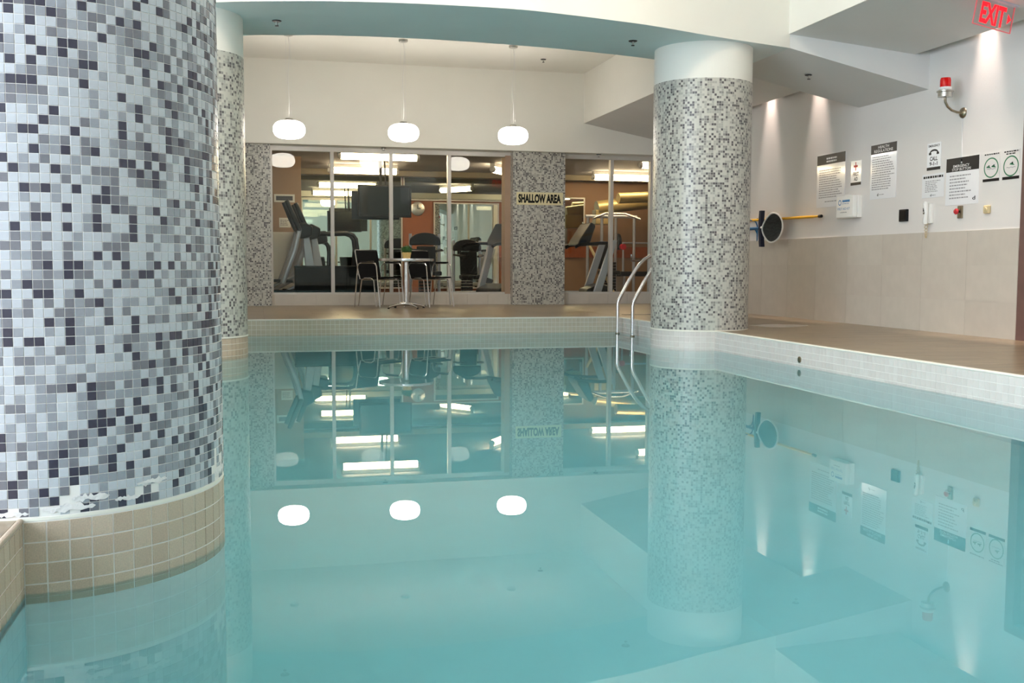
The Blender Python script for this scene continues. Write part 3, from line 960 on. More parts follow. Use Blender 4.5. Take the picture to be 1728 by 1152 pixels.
# ---- printed sheets and signs on the right wall
def sheet(name, label, y0, y1, z0, z1, cat='poster', mat=None, group=None):
    """y0 is the left edge as seen from the pool"""
    t = thing(name, label, cat, (W - 0.001, y0, z0), ROT_R, group)
    MB().box(0, y0 - y1, 0, z1 - z0, 0, 0.004).build('sheet', mat or M_sheet, t)
    return t, y0 - y1, z1 - z0
def lines(t, x0, x1, ya, yb, n, mat, z=0.0048, fill=0.45, ragged=0.3):
    m = MB()
    for k in range(n):
        yy = yb - (yb - ya) * (k + 0.5) / n
        hh = (yb - ya) / n * fill / 2
        x = x0
        xe = x1 - (x1 - x0) * ragged * rnd.random()
        while x < xe:
            wl = min(rnd.uniform(0.012, 0.04), xe - x)
            m.quad((x, yy - hh, z), (x + wl, yy - hh, z), (x + wl, yy + hh, z), (x, yy + hh, z))
            x += wl + 0.007
    return m.build('fine_print', mat, t)
def band(t, x0, x1, y0, y1, nm='header_band', mat=None, z=0.0045):
    return MB().box(x0, x1, y0, y1, 0.0035, z).build(nm, mat or M_print, t)

t, w, h = sheet('rules_poster', 'laminated rules poster with black header, left of the first aid sign', 10.87, 10.28, 1.47, 2.06)
band(t, 0, w, h - 0.11, h); lines(t, 0.20, 0.42, h - 0.095, h - 0.03, 2, M_whitep, 0.0052, 0.6, 0.05)
lines(t, 0.05, w - 0.04, 0.10, h - 0.16, 13, M_fine); lines(t, 0.18, 0.44, 0.05, 0.075, 1, M_fine, ragged=0)
t, w, h = sheet('first_aid_sign', 'small FIRST AID sign with a red cross above the white kit box', 10.165, 9.965, 1.675, 1.935, 'sign')
band(t, 0, w, 0, 0.03, 'footer_band')
MB().box(0.085, 0.101, 0.155, 0.245, 0.004, 0.0046).box(0.055, 0.131, 0.19, 0.212, 0.004, 0.0047).build('red_cross', M_red, t)
text('sign_letters', 'FIRST', 0.045, 0.155, 0.095, 0.138, 0.0048, M_print, t, bold=0.025)
text('sign_letters', 'AID', 0.065, 0.135, 0.045, 0.085, 0.0048, M_print, t, bold=0.025)
t, w, h = sheet('health_poster', 'tall laminated HEALTH REGULATIONS poster with black header', 9.79, 9.335, 1.50, 2.06)
band(t, 0, w, h - 0.095, h)
text('header_letters', 'HEALTH', 0.13, 0.32, h - 0.042, h - 0.014, 0.0052, M_whitep, t, bold=0.01)
text('header_letters', 'REGULATIONS', 0.06, 0.39, h - 0.082, h - 0.052, 0.0052, M_whitep, t, bold=0.01)
lines(t, 0.03, w - 0.03, 0.09, h - 0.115, 15, M_fine)
text('maker_mark', 'd', 0.13, 0.155, 0.03, 0.06, 0.0048, M_print, t, bold=0.02); lines(t, 0.165, 0.25, 0.036, 0.052, 1, M_fine, ragged=0)
t, w, h = sheet('emergency_call_sign', 'EMERGENCY CALL 9-1-1 sign with a black telephone handset', 8.84, 8.635, 1.72, 1.975, 'sign')
band(t, 0, w, 0, 0.028, 'footer_band')
text('sign_letters', 'EMERGENCY', 0.02, w - 0.015, h - 0.038, h - 0.016, 0.0048, M_print, t, bold=0.025)
hs = MB()
pts = []
for k in range(13):
    a = PI * k / 12
    pts.append((w / 2 + 0.068 * math.cos(a), 0.158 + 0.038 * math.sin(a)))
inn = []
for k in range(13):
    a = PI * (12 - k) / 12
    inn.append((w / 2 + 0.052 * math.cos(a), 0.158 + 0.020 * math.sin(a)))
for k in range(12):
    hs.quad(pts[k] + (0.0048,), pts[k + 1] + (0.0048,), inn[11 - k] + (0.0048,), inn[12 - k] + (0.0048,))
for s in (-1, 1):
    hs.box(w / 2 + s * 0.058 - 0.018, w / 2 + s * 0.058 + 0.018, 0.145, 0.165, 0.004, 0.0048)
hs.build('handset_symbol', M_print, t)
text('sign_letters', 'CALL', 0.045, w - 0.045, 0.088, 0.128, 0.0048, M_print, t, bold=0.025)
text('sign_letters', '9-1-1', 0.04, w - 0.045, 0.042, 0.078, 0.0048, M_print, t, bold=0.025)
t, w, h = sheet('telephone_notice', 'pale laminated notice sheet directly below the CALL 9-1-1 sign', 8.905, 8.575, 1.46, 1.685, 'notice')
lines(t, 0.02, w - 0.01, h - 0.045, h - 0.015, 1, M_print, ragged=0, fill=0.7)
lines(t, 0.05, w - 0.05, 0.05, h - 0.06, 7, M_fine)
text('maker_mark', 'd', 0.13, 0.15, 0.012, 0.035, 0.0048, M_print, t, bold=0.02); lines(t, 0.157, 0.21, 0.014, 0.03, 1, M_fine, ragged=0)
t, w, h = sheet('stop_button_poster', 'laminated EMERGENCY STOP BUTTON poster above the red button', 8.545, 8.09, 1.37, 1.80)
band(t, 0, w, h - 0.125, h)
MB().lathe([(0.0, 0.0), (0.012, 0.0)], 12, (0.215, h - 0.028, 0.0052)).box(0.207, 0.223, h - 0.055, h - 0.03, 0.0046, 0.0052).build('hand_symbol', M_whitep, t)
text('header_letters', 'EMERGENCY', 0.10, 0.325, h - 0.088, h - 0.064, 0.0052, M_whitep, t, bold=0.01)
text('header_letters', 'STOP BUTTON', 0.085, 0.345, h - 0.118, h - 0.094, 0.0052, M_whitep, t, bold=0.01)
lines(t, 0.055, w - 0.09, 0.05, h - 0.15, 8, M_fine, fill=0.4)
text('maker_mark', 'd', w - 0.075, w - 0.035, 0.035, 0.07, 0.0048, M_print, t, bold=0.02)
for nm, lb, a, b, cy in (('swimmer_sign', 'round green circle sign with two swimmers, left one of the pair', 8.035, 7.825, 1.672), ('diver_sign', 'round green circle sign with a bather, right one of the pair near the door', 7.785, 7.58, 1.665)):
    t, w, h = sheet(nm, lb, a, b, 1.55, 1.80, 'sign', M_wallw, 'green circle signs on the right wall')
    band(t, 0, w, 0, 0.024, 'footer_band')
    lines(t, 0.015, w - 0.01, h - 0.022, h - 0.006, 1, M_print, ragged=0, fill=0.7)
    if nm == 'diver_sign': lines(t, 0.04, w - 0.05, h - 0.04, h - 0.026, 1, M_print, ragged=0, fill=0.7)
    rg = MB()
    N = 40
    cx, cz = w / 2, cy - 1.55
    for k in range(N):
        a0, a1 = 2 * PI * k / N, 2 * PI * (k + 1) / N
        p = lambda a, r: (cx + r * math.cos(a), cz - 0.003 + r * 0.94 * math.sin(a), 0.0048)
        rg.quad(p(a0, 0.082), p(a0, 0.094), p(a1, 0.094), p(a1, 0.082))
    rg.build('green_ring', M_green, t)
    fg = MB()
    for hx, hz in (((-0.03, 0.012), (0.034, 0.014)) if nm == 'swimmer_sign' else ((0.015, 0.022),)):
        fg.lathe([(0.0, 0.0), (0.010, 0.0)], 10, (cx + hx, cz + hz, 0.0048))
        fg.poly([(cx + hx - 0.034, cz + hz - 0.012, 0.0048), (cx + hx + 0.03, cz + hz - 0.02, 0.0048), (cx + hx + 0.012, cz + hz - 0.006, 0.0048), (cx + hx - 0.022, cz + hz + 0.002, 0.0048)])
    fg.build('bather_symbol', M_green, t)
    wv = MB()
    for k in range(10):
        x0, x1 = cx - 0.055 + k * 0.011, cx - 0.055 + (k + 1) * 0.011
        za, zc = cz - 0.014 + 0.003 * math.sin(k * 1.6), cz - 0.014 + 0.003 * math.sin((k + 1) * 1.6)
        wv.quad((x0, za - 0.003, 0.0048), (x1, zc - 0.003, 0.0048), (x1, zc + 0.002, 0.0048), (x0, za + 0.002, 0.0048))
    wv.build('wave_symbol', M_fine, t)

# ---- first aid kit box
t = thing('first_aid_kit', 'white plastic first aid kit box mounted under the rules poster', 'first aid kit', (W, 10.27, 1.325), ROT_R)
MB().box(0, 0.335, 0, 0.235, 0.0, 0.055).build('box_back', M_kit, t, bevel=0.008)
MB().box(0.0, 0.335, 0.0, 0.235, 0.057, 0.11).build('box_lid', M_kit, t, bevel=0.012)
MB().box(0.11, 0.21, 0.232, 0.252, 0.05, 0.075).build('handle', M_kit, t, bevel=0.005)
rg = MB()
for k in range(24):
    a0, a1 = 2 * PI * k / 24, 2 * PI * (k + 1) / 24
    p = lambda a, r: (0.075 + r * math.cos(a), 0.165 + r * math.sin(a), 0.1108)
    rg.quad(p(a0, 0.020), p(a0, 0.030), p(a1, 0.030), p(a1, 0.020))
rg.build('round_logo', M_kitblue, t)
MB().quad((0.125, 0.168, 0.1108), (0.27, 0.168, 0.1108), (0.27, 0.192, 0.1108), (0.125, 0.192, 0.1108)).build('name_bar', M_kitblue, t)
lines(t, 0.125, 0.25, 0.145, 0.158, 1, M_kitblue, z=0.1108, ragged=0)
text('kit_letters', 'FIRST AID KIT', 0.035, 0.275, 0.085, 0.11, 0.1108, M_kitblue, t)
lines(t, 0.09, 0.22, 0.05, 0.068, 1, M_fine, z=0.1108, ragged=0)

# ---- switches, telephone and stop button
t = thing('speaker_box', 'small black wall box right of the health poster', 'wall box', (W, 9.235, 1.25), ROT_R)
MB().box(0, 0.125, 0, 0.12, 0, 0.03).build('housing', M_dark, t, bevel=0.006)
MB().box(0.015, 0.11, 0.015, 0.105, 0.030, 0.033).build('front_grille', M_black, t)
t = thing('wall_telephone', 'white wall telephone with hanging cord under the notice sheet', 'telephone', (W, 8.845, 1.215), ROT_R)
MB().box(0, 0.125, 0, 0.19, 0, 0.035).build('base', M_kit, t, bevel=0.008)
MB().tube([(0.09, -0.005, 0.06), (0.09, 0.02, 0.066), (0.09, 0.10, 0.055), (0.09, 0.185, 0.066), (0.09, 0.2, 0.06)], [0.02, 0.026, 0.016, 0.026, 0.02], 12).build('handset', M_kit, t, smooth=True)
MB().box(0.012, 0.04, 0.115, 0.15, 0.034, 0.038).box(0.016, 0.036, 0.09, 0.108, 0.034, 0.038).build('keypad', M_dark, t)
pts = [(0.085, -0.005, 0.05)]
for k in range(60):
    q = k / 59
    yy = -0.005 - 0.13 * math.sin(PI * q)
    pts.append((0.085 - 0.04 * q + 0.006 * math.cos(k * 1.3), yy, 0.035 + 0.006 * math.sin(k * 1.3)))
MB().tube(pts, 0.003, 6).build('coiled_cord', M_beige, t, smooth=True)
t = thing('stop_button', 'red emergency stop button on a small grey plate', 'button', (W, 8.36, 1.245), ROT_R)
MB().box(0.01, 0.07, 0, 0.115, 0, 0.02).build('back_plate', M_brass, t, bevel=0.004)
MB().lathe([(0.012, 0.02), (0.014, 0.045)], 16, (0.04, 0.062, 0)).build('button_stem', M_dark, t, smooth=True)
MB().lathe([(0.0, 0.045), (0.026, 0.045), (0.028, 0.055), (0.02, 0.066), (0.0, 0.068)], 20, (0.04, 0.062, 0)).build('button_head', M_red, t, smooth=True)
t = thing('wall_chime', 'small beige wall box beneath the green circle signs', 'wall box', (W, 7.99, 1.27), ROT_R)
MB().box(0, 0.075, 0, 0.075, 0, 0.03).build('housing', M_beige, t, bevel=0.012)
MB().lathe([(0.0, 0.03), (0.022, 0.03), (0.018, 0.04), (0.0, 0.042)], 16, (0.037, 0.037, 0)).build('knob', M_beige, t, smooth=True)

# ---- pool tools hung on the right wall
t = thing('skimmer_net', 'yellow pole with a white rimmed dark skimmer net hung on the wall', 'pool net', (W, 10.66, 1.37), ROT_R)
MB().tube([(-0.18, 0, 0.06), (-2.6, 0.035, 0.06)], 0.016, 10).build('pole', M_yellow, t, smooth=True)
MB().tube([(0.005, 0, 0.06), (-0.05, 0, 0.06)], 0.018, 10).build('end_cap', M_dark, t, smooth=True)
MB().tube([(-0.05, 0, 0.06), (-0.18, 0, 0.06)], 0.013, 10).build('grip_section', M_yellow, t, smooth=True)
cx, cy = -0.985, -0.098
rim, back = [], []
N = 28
for k in range(N):
    a = 2 * PI * k / N
    u, v = 0.185 * math.cos(a), 0.178 * math.sin(a)
    pz = 1 - 0.35 * max(0, -math.cos(a)) ** 2
    rim.append((cx + u * 0.95 + 0.02 * (v / 0.178), cy + v * pz, 0.15 - 0.24 * u))
MB().tube(rim, 0.010, 8, closed=True).build('rim', M_kit, t, smooth=True)
bag = MB()
cen = Vector((cx + 0.02, cy - 0.01, 0.05))
prev = [Vector(p) for p in rim]
for s in (0.75, 0.45, 0.15):
    cur = [cen + (Vector(p) - cen) * s + Vector((0, 0, -0.02 * (1 - s))) for p in rim]
    for k in range(N):
        bag.quad(prev[k], prev[(k + 1) % N], cur[(k + 1) % N], cur[k])
    prev = cur
bag.poly(prev)
bag.build('net_bag', M_mesh, t, smooth=True)
MB().tube([(cx - 0.17, cy + 0.0, 0.19), (cx - 0.21, cy + 0.01, 0.19)], 0.014, 8).build('net_socket', M_kit, t, smooth=True)
t = thing('pool_brush', 'long dark pool brush head on a blue handle beside the net', 'brush', (W, 12.0, 1.28), ROT_R)
MB().tube([(0.06, 0.0, 0.11), (-0.9, 0.0, 0.09)], [0.016, 0.026], 10).build('handle', M_bluepl, t, smooth=True)
m = MB()
for k in range(9):
    a, b = k / 9, (k + 1) / 9
    f = lambda q: (0.012 + 0.02 * (2 * q - 1) ** 2 + 0.012 * q, -0.235 + 0.45 * (1 - q))
    (x0, y0), (x1, y1) = f(a), f(b)
    m.prism([(x0 - 0.028, y0), (x0 + 0.028, y0), (x1 + 0.028, y1), (x1 - 0.028, y1)], 2, 0.10, 0.15)
m.build('brush_head', M_navy, t)
t = thing('pole_hook', 'blue wall hook holding the pole and brush', 'hook', (W, 12.32, 1.12), ROT_R)
MB().tube([(0, 0, 0.008), (0, 0.10, 0.008), (-0.005, 0.15, 0.03), (-0.03, 0.165, 0.07), (-0.07, 0.17, 0.10)], [0.007, 0.008, 0.010, 0.012, 0.014], 8).build('lower_arm', M_bluepl, t, smooth=True)
MB().tube([(0, 0.10, 0.008), (0, 0.20, 0.008), (0.0, 0.25, 0.03), (-0.02, 0.27, 0.07), (-0.05, 0.275, 0.095), (-0.058, 0.30, 0.1)], 0.008, 8).build('upper_arm', M_bluepl, t, smooth=True)
MB().lathe([(0.0, 0.0), (0.013, 0.0), (0.013, 0.012), (0.0, 0.012)], 12, (0, 0.285, 0.0)).build('screw_head', M_dark, t)

# ---- café table, plant and chairs on the far deck
TX, TY = 2.02, 14.75
t = thing('cafe_table', 'round white cafe table with chrome edge and pedestal on the far deck', 'table', (TX, TY, ZD))
MB().lathe([(0.0, 0.675), (0.385, 0.675), (0.385, 0.705), (0.0, 0.705)], 48).build('table_top', M_kit, t, smooth=True)
MB().lathe([(0.384, 0.672), (0.394, 0.672), (0.397, 0.69), (0.394, 0.708), (0.384, 0.708)], 48).build('chrome_edge', M_chrome, t, smooth=True)
MB().lathe([(0.034, 0.06), (0.034, 0.66), (0.06, 0.675)], 20).build('pedestal', M_chrome, t, smooth=True)
for k in range(4):
    a = PI / 4 * 0.55 + k * PI / 2
    f = MB().tube([(0.0, 0.0, 0.065), (0.12 * math.cos(a), 0.12 * math.sin(a), 0.06), (0.24 * math.cos(a), 0.24 * math.sin(a), 0.04), (0.30 * math.cos(a), 0.30 * math.sin(a), 0.022)], [0.03, 0.022, 0.016, 0.013], 10).build('foot', M_chrome, t, smooth=True)
    MB().lathe([(0.0, 0.0), (0.016, 0.0), (0.016, 0.012), (0.0, 0.014)], 12, (0.295 * math.cos(a), 0.295 * math.sin(a), 0)).build('glide', M_dark, f)
t = thing('potted_plant', 'small round green plant in a straw pot on the cafe table', 'plant', (TX + 0.0, TY - 0.06, ZD + 0.705))
MB().lathe([(0.0, 0.0), (0.050, 0.0), (0.066, 0.085), (0.062, 0.092), (0.058, 0.085), (0.0, 0.08)], 20).build('pot', M_pot, t, smooth=True)
m = MB()
for k in range(420):
    u, v = rnd.random(), rnd.random()
    th, ph = 2 * PI * u, math.acos(2 * v - 1)
    rr = 0.078 * rnd.uniform(0.6, 1.05)
    c = Vector((rr * math.sin(ph) * math.cos(th), rr * math.sin(ph) * math.sin(th), 0.125 + rr * 0.75 * math.cos(ph)))
    d1 = Vector((rnd.uniform(-1, 1), rnd.uniform(-1, 1), rnd.uniform(-1, 1))).normalized() * 0.013
    d2 = d1.cross(Vector((rnd.uniform(-1, 1), rnd.uniform(-1, 1), rnd.uniform(-1, 1)))).normalized() * 0.007
    m.quad(c - d1, c + d2, c + d1, c - d2)
m.lathe([(0.0, 0.085), (0.055, 0.1), (0.065, 0.125), (0.05, 0.165), (0.0, 0.18)], 14)
f = m.build('foliage', M_leaf, t); f['kind'] = 'stuff'

def make_chair():
    t = thing('armchair', 'black', 'chair', (0, 0, 0), group='black armchairs at the cafe table')
    # local: faces -y, x to the right
    r = 0.0095
    def sl(w0, w1, pts, th):
        m = MB()
        for k in range(len(pts) - 1):
            (y0, z0), (y1, z1) = pts[k], pts[k + 1]
            d = Vector((y1 - y0, z1 - z0)).normalized(); n = Vector((-d.y, d.x)) * th
            m.prism([(y0, z0), (y1, z1), (y1 + n.x, z1 + n.y), (y0 + n.x, z0 + n.y)], 0, w0, w1)
        return m
    sl(-0.225, 0.225, [(-0.21, 0.425), (0.0, 0.415), (0.20, 0.42)], 0.022).build('seat', M_black, t)
    sl(-0.215, 0.215, [(0.205, 0.43), (0.235, 0.60), (0.275, 0.82)], 0.018).build('backrest', M_black, t)
    MB().tube([(-0.225, 0.18, 0.41), (-0.225, 0.215, 0.5), (-0.225, 0.28, 0.815), (-0.22, 0.285, 0.83), (0.22, 0.285, 0.83), (0.225, 0.28, 0.815), (0.225, 0.215, 0.5), (0.225, 0.18, 0.41)], r, 8).build('back_frame', M_chrome, t, smooth=True)
    for s in (-1, 1):
        x = s * 0.255
        # arm loop: rear leg up to the arm, along it, down the front leg
        MB().tube([(x, 0.27, 0.0), (x, 0.20, 0.60), (x, 0.17, 0.635), (x, 0.12, 0.645), (x, -0.10, 0.645), (x, -0.15, 0.635), (x, -0.175, 0.60), (x, -0.24, 0.0)], r, 8).build('arm_and_legs', M_chrome, t, smooth=True)
        MB().box(x - 0.018, x + 0.018, -0.12, 0.13, 0.65, 0.668).build('arm_pad', M_dark, t, bevel=0.006)
        MB().tube([(x, 0.19, 0.02), (x, 0.12, 0.40), (x, 0.06, 0.425), (x, -0.06, 0.425), (x, -0.12, 0.40), (x, -0.17, 0.02)], r * 0.9, 8).build('leg_loop', M_chrome, t, smooth=True)
    for yy in (-0.10, 0.12):
        MB().tube([(-0.255, yy, 0.405), (0.255, yy, 0.405)], r, 8).build('cross_bar', M_chrome, t, smooth=True)
    return t
ch = make_chair()
ch['label'] = 'black armchair with chrome legs left of the cafe table'
ch.location = (1.70, 15.22, ZD); ch.rotation_euler = (0, 0, math.radians(40))
dup(ch, (2.46, 15.34, ZD), math.radians(36), 'black armchair with chrome legs partly behind the cafe table')

# ================================================================== THE GYM BEHIND THE GLASS
# ---- fluorescent battens
def batten(x, y, ln, label, rz=0.0):
    t = thing('ceiling_light', label, 'light', (x, y, 2.60), (0, 0, rz), group='fluorescent battens in the gym')
    MB().box(0.02, ln - 0.02, -0.05, 0.05, 0.05, 0.12).build('batten_body', M_kit, t, bevel=0.01)
    MB().tube([(0.05, 0, 0.0), (ln - 0.05, 0, 0.0)], 0.062, 16).build('diffuser', M_tube, t, smooth=True)
    for a, b in ((0.0, 0.05), (ln - 0.05, ln)):
        MB().tube([(a, 0, 0.0), (b, 0, 0.0)], [0.045 if a == 0 else 0.062, 0.062 if a == 0 else 0.045], 16).build('end_cap', M_whitep, t, smooth=True)
batten(1.27, 17.5, 1.36, 'long fluorescent batten closest to the glass above the television')
batten(1.27, 20.2, 1.36, 'long fluorescent batten deeper in the gym behind the television')
batten(6.58, 20.3, 1.38, 'long fluorescent batten in the middle of the right gym window')
batten(6.62, 17.7, 1.38, 'fluorescent batten at the top right corner of the right gym window')
batten(4.25, 19.2, 1.1, 'slanted fluorescent batten seen beside the wide mosaic pillar', math.radians(55))
# ---- television
t = thing('television', 'black flat television hanging from the gym ceiling', 'television', (2.125, 18.2, 1.63))
MB().box(-0.465, 0.465, 0.0, 0.055, 0.0, 0.555).build('tv_body', M_dark, t, bevel=0.008)
MB().box(-0.435, 0.435, -0.004, 0.0, 0.035, 0.525).build('tv_screen', M_screen, t)
for x in (-0.06, 0.03):
    MB().tube([(x - 0.03, 0.08, 1.09), (x, 0.07, 0.45)], 0.014, 8).build('hanger_arm', M_dark, t)
MB().box(-0.12, 0.09, 0.055, 0.085, 0.2, 0.47).build('mount_plate', M_dark, t)
t = thing('television', 'second black television just behind the first, its left edge showing', 'television', (2.0, 18.55, 1.60), (0, 0, math.radians(-8)))
MB().box(-0.42, 0.42, 0.0, 0.06, 0.0, 0.5).build('tv_body', M_dark, t, bevel=0.008)
MB().box(-0.39, 0.39, 0.06, 0.064, 0.03, 0.47).build('tv_screen', M_screen, t)
MB().tube([(0.1, 0.03, 1.12), (0.1, 0.03, 0.45)], 0.016, 8).build('hanger_arm', M_dark, t)
# ---- wall clock, vent, cabinet
t = thing('wall_clock', 'round silver wall clock on the orange gym panel', 'clock', (3.28, YM - 0.001, 2.0), ROT_B)
MB().lathe([(0.0, 0.0), (0.14, 0.0), (0.15, 0.03), (0.135, 0.035), (0.0, 0.03)], 28).build('case', M_steel, t, smooth=True)
MB().box(-0.006, 0.006, 0, 0.09, 0.032, 0.037).box(0, 0.065, -0.006, 0.006, 0.032, 0.037).build('hands', M_dark, t)
t = thing('air_vent', 'rectangular white air vent on the brown gym wall', 'vent', (0.255, 18.999, 1.905), ROT_B)
f = MB(); f.box(0, 0.36, 0, 0.03, 0, 0.02); f.box(0, 0.36, 0.11, 0.14, 0, 0.02); f.box(0, 0.035, 0.03, 0.11, 0, 0.02); f.box(0.325, 0.36, 0.03, 0.11, 0, 0.02)
f.build('vent_frame', M_kit, t)
for k in range(5):
    MB().box(0.035, 0.325, 0.034 + k * 0.016, 0.042 + k * 0.016, 0.0, 0.012).build('vent_slat', M_grey, t)
o = MB().box(0.035, 0.325, 0.03, 0.11, 0.0, 0.003).build('vent_back', M_dark, t)
t = thing('white_cabinet', 'tall white cabinet door at the left end of the gym', 'cabinet', (0.20, 18.45, ZD))
MB().box(0, 0.42, 0, 0.30, 0, 1.18).build('cabinet_body', M_kit, t, bevel=0.006)
MB().box(0.01, 0.41, -0.018, 0, 0.03, 1.15).build('cabinet_door', M_kit, t, bevel=0.004)
MB().box(0.36, 0.375, -0.04, -0.018, 0.6, 0.72).build('handle', M_steel, t)
t = thing('notice_board', 'small white notice on the brown gym wall below the vent', 'notice', (0.34, 18.999, 1.46), ROT_B)
MB().box(0, 0.20, 0, 0.17, 0, 0.006).build('board', M_kit, t)
lines(t, 0.02, 0.18, 0.03, 0.14, 4, M_fine, z=0.0066)

# ---- elliptical trainers
def elliptical():
    t = thing('elliptical_trainer', 'x', 'exercise machine', (0, 0, 0), group='elliptical trainers at the left gym window')
    # local: long axis x (front at +x)
    MB().box(-0.55, 0.55, -0.16, 0.16, 0.03, 0.09).build('base_frame', M_grey, t, bevel=0.02)
    MB().tube([(-0.5, -0.26, 0.04), (-0.5, 0.26, 0.04)], 0.035, 10).build('rear_foot', M_dark, t, smooth=True)
    MB().tube([(0.5, -0.26, 0.04), (0.5, 0.26, 0.04)], 0.035, 10).build('front_foot', M_dark, t, smooth=True)
    MB().prism([(0.18, 0.09), (0.5, 0.09), (0.52, 0.35), (0.40, 0.55), (0.22, 0.5), (0.14, 0.3)], 1, -0.12, 0.12).build('flywheel_housing', M_silver, t, bevel=0.02)
    MB().prism([(0.26, 0.45), (0.42, 0.45), (0.30, 1.12), (0.20, 1.12)], 1, -0.06, 0.06).build('column', M_silver, t, bevel=0.015)
    MB().prism([(0.14, 1.02), (0.34, 1.06), (0.36, 1.22), (0.20, 1.30), (0.10, 1.2)], 1, -0.17, 0.17).build('console', M_dark, t, bevel=0.03)
    for s in (-1, 1):
        MB().tube([(-0.14, s * 0.24, 0.32), (0.06, s * 0.245, 0.85), (0.14, s * 0.25, 1.18)], [0.045, 0.045, 0.034], 10).build('swing_arm', M_silver, t, smooth=True)
        MB().tube([(0.14, s * 0.25, 1.15), (0.04, s * 0.255, 1.38), (-0.06, s * 0.25, 1.62)], [0.038, 0.042, 0.036], 10).build('hand_grip', M_dark, t, smooth=True)
        MB().tube([(0.30, s * 0.19, 0.46 + s * 0.06), (-0.10, s * 0.20, 0.26 + s * 0.08), (-0.50, s * 0.20, 0.12)], 0.028, 10).build('pedal_rail', M_silver, t, smooth=True)
        MB().box(-0.28, 0.06, s * 0.20 - 0.07, s * 0.20 + 0.07, 0.25 + s * 0.08, 0.30 + s * 0.08).build('pedal', M_dark, t, bevel=0.012)
    return t
e = elliptical()
e['label'] = 'grey elliptical trainer closest to the left mosaic pillar'
e.location = (0.46, 17.02, ZD); e.rotation_euler = (0, 0, math.radians(4))
dup(e, (0.62, 17.72, ZD), math.radians(4), 'grey elliptical trainer next to the black handrails')
# ---- treadmills
def treadmill():
    t = thing('treadmill', 'x', 'treadmill', (0, 0, 0), group='treadmills behind the gym glass')
    # local: runs along x, front at +x
    MB().box(-0.55, 0.62, -0.30, 0.30, 0.07, 0.15).build('deck', M_grey, t, bevel=0.02)
    MB().box(-0.53, 0.55, -0.24, 0.24, 0.15, 0.158).build('belt', M_black, t)
    for s in (-1, 1):
        MB().box(-0.55, 0.60, s * 0.335 - 0.035, s * 0.335 + 0.035, 0.08, 0.175).build('side_rail', M_silver, t, bevel=0.015)
        MB().prism([(0.42, 0.10), (0.56, 0.10), (0.86, 1.05), (0.74, 1.05)], 1, s * 0.37 - 0.03, s * 0.37 + 0.03).build('upright', M_silver, t, bevel=0.01)
        MB().tube([(0.80, s * 0.37, 1.0), (0.55, s * 0.38, 1.0), (0.20, s * 0.38, 0.97), (0.12, s * 0.38, 0.93)], 0.028, 10).build('handrail', M_dark, t, smooth=True)
    for fx in (-0.48, 0.50):
        for fy in (-0.25, 0.25):
            MB().tube([(fx, fy, 0.0), (fx, fy, 0.075)], 0.03, 10).build('foot', M_dark, t)
    MB().prism([(0.34, 0.15), (0.80, 0.15), (0.84, 0.24), (0.62, 0.31), (0.36, 0.22)], 1, -0.30, 0.30).build('motor_cover', M_dark, t, bevel=0.02)
    MB().prism([(0.66, 0.96), (0.88, 1.00), (0.98, 1.30), (0.90, 1.36), (0.70, 1.06)], 1, -0.40, 0.40).build('console', M_dark, t, bevel=0.03)
    MB().prism([(0.735, 1.09), (0.745, 1.085), (0.905, 1.32), (0.895, 1.325)], 1, -0.22, 0.22).build('display', M_screen, t)
    return t
tr = treadmill()
tr['label'] = 'silver and black treadmill left of the wide mosaic pillar'
tr.location = (3.47, 17.2, ZD); tr.rotation_euler = (0, 0, math.radians(30))
tb = dup(tr, (5.10, 17.3, ZD), math.radians(-4), 'silver treadmill with sloping uprights right of the wide pillar')
for c in tb.children:
    if c.name.startswith(('console', 'display')): c.location.x = -0.5
# black curved handrails of the walking trainer
t = thing('walking_trainer', 'black trainer with two long curved handrails behind the low box', 'exercise machine', (0.82, 18.45, ZD))
for yy in (-0.32, 0.32):
    MB().tube([(0.0, yy, 1.14), (0.35, yy, 1.15), (0.66, yy, 1.16), (0.75, yy, 1.13), (0.80, yy, 1.06), (0.82, yy, 0.9), (0.80, yy, 0.55), (0.72, yy, 0.2)], 0.032, 12).build('handrail', M_dark, t, smooth=True)
MB().prism([(-0.05, 0.92), (0.32, 1.0), (0.30, 1.20), (0.05, 1.18), (-0.08, 1.35), (-0.14, 1.32)], 1, -0.30, 0.30).build('console', M_dark, t, bevel=0.03)
MB().box(-0.1, 1.0, -0.36, 0.36, 0.0, 0.2).build('deck', M_dark, t, bevel=0.02)
for yy in (-0.28, 0.28):
    MB().tube([(0.05, yy, 0.2), (0.0, yy, 0.95)], 0.04, 10).build('post', M_dark, t, smooth=True)
t = thing('low_box', 'low black box unit standing against the left gym window', 'box', (0.52, 16.36, ZD))
MB().box(0, 1.28, 0, 0.30, 0, 0.575).build('carcass', M_black, t, bevel=0.006)
MB().box(-0.01, 1.30, -0.01, 0.31, 0.575, 0.60).build('top_board', M_dark, t, bevel=0.004)
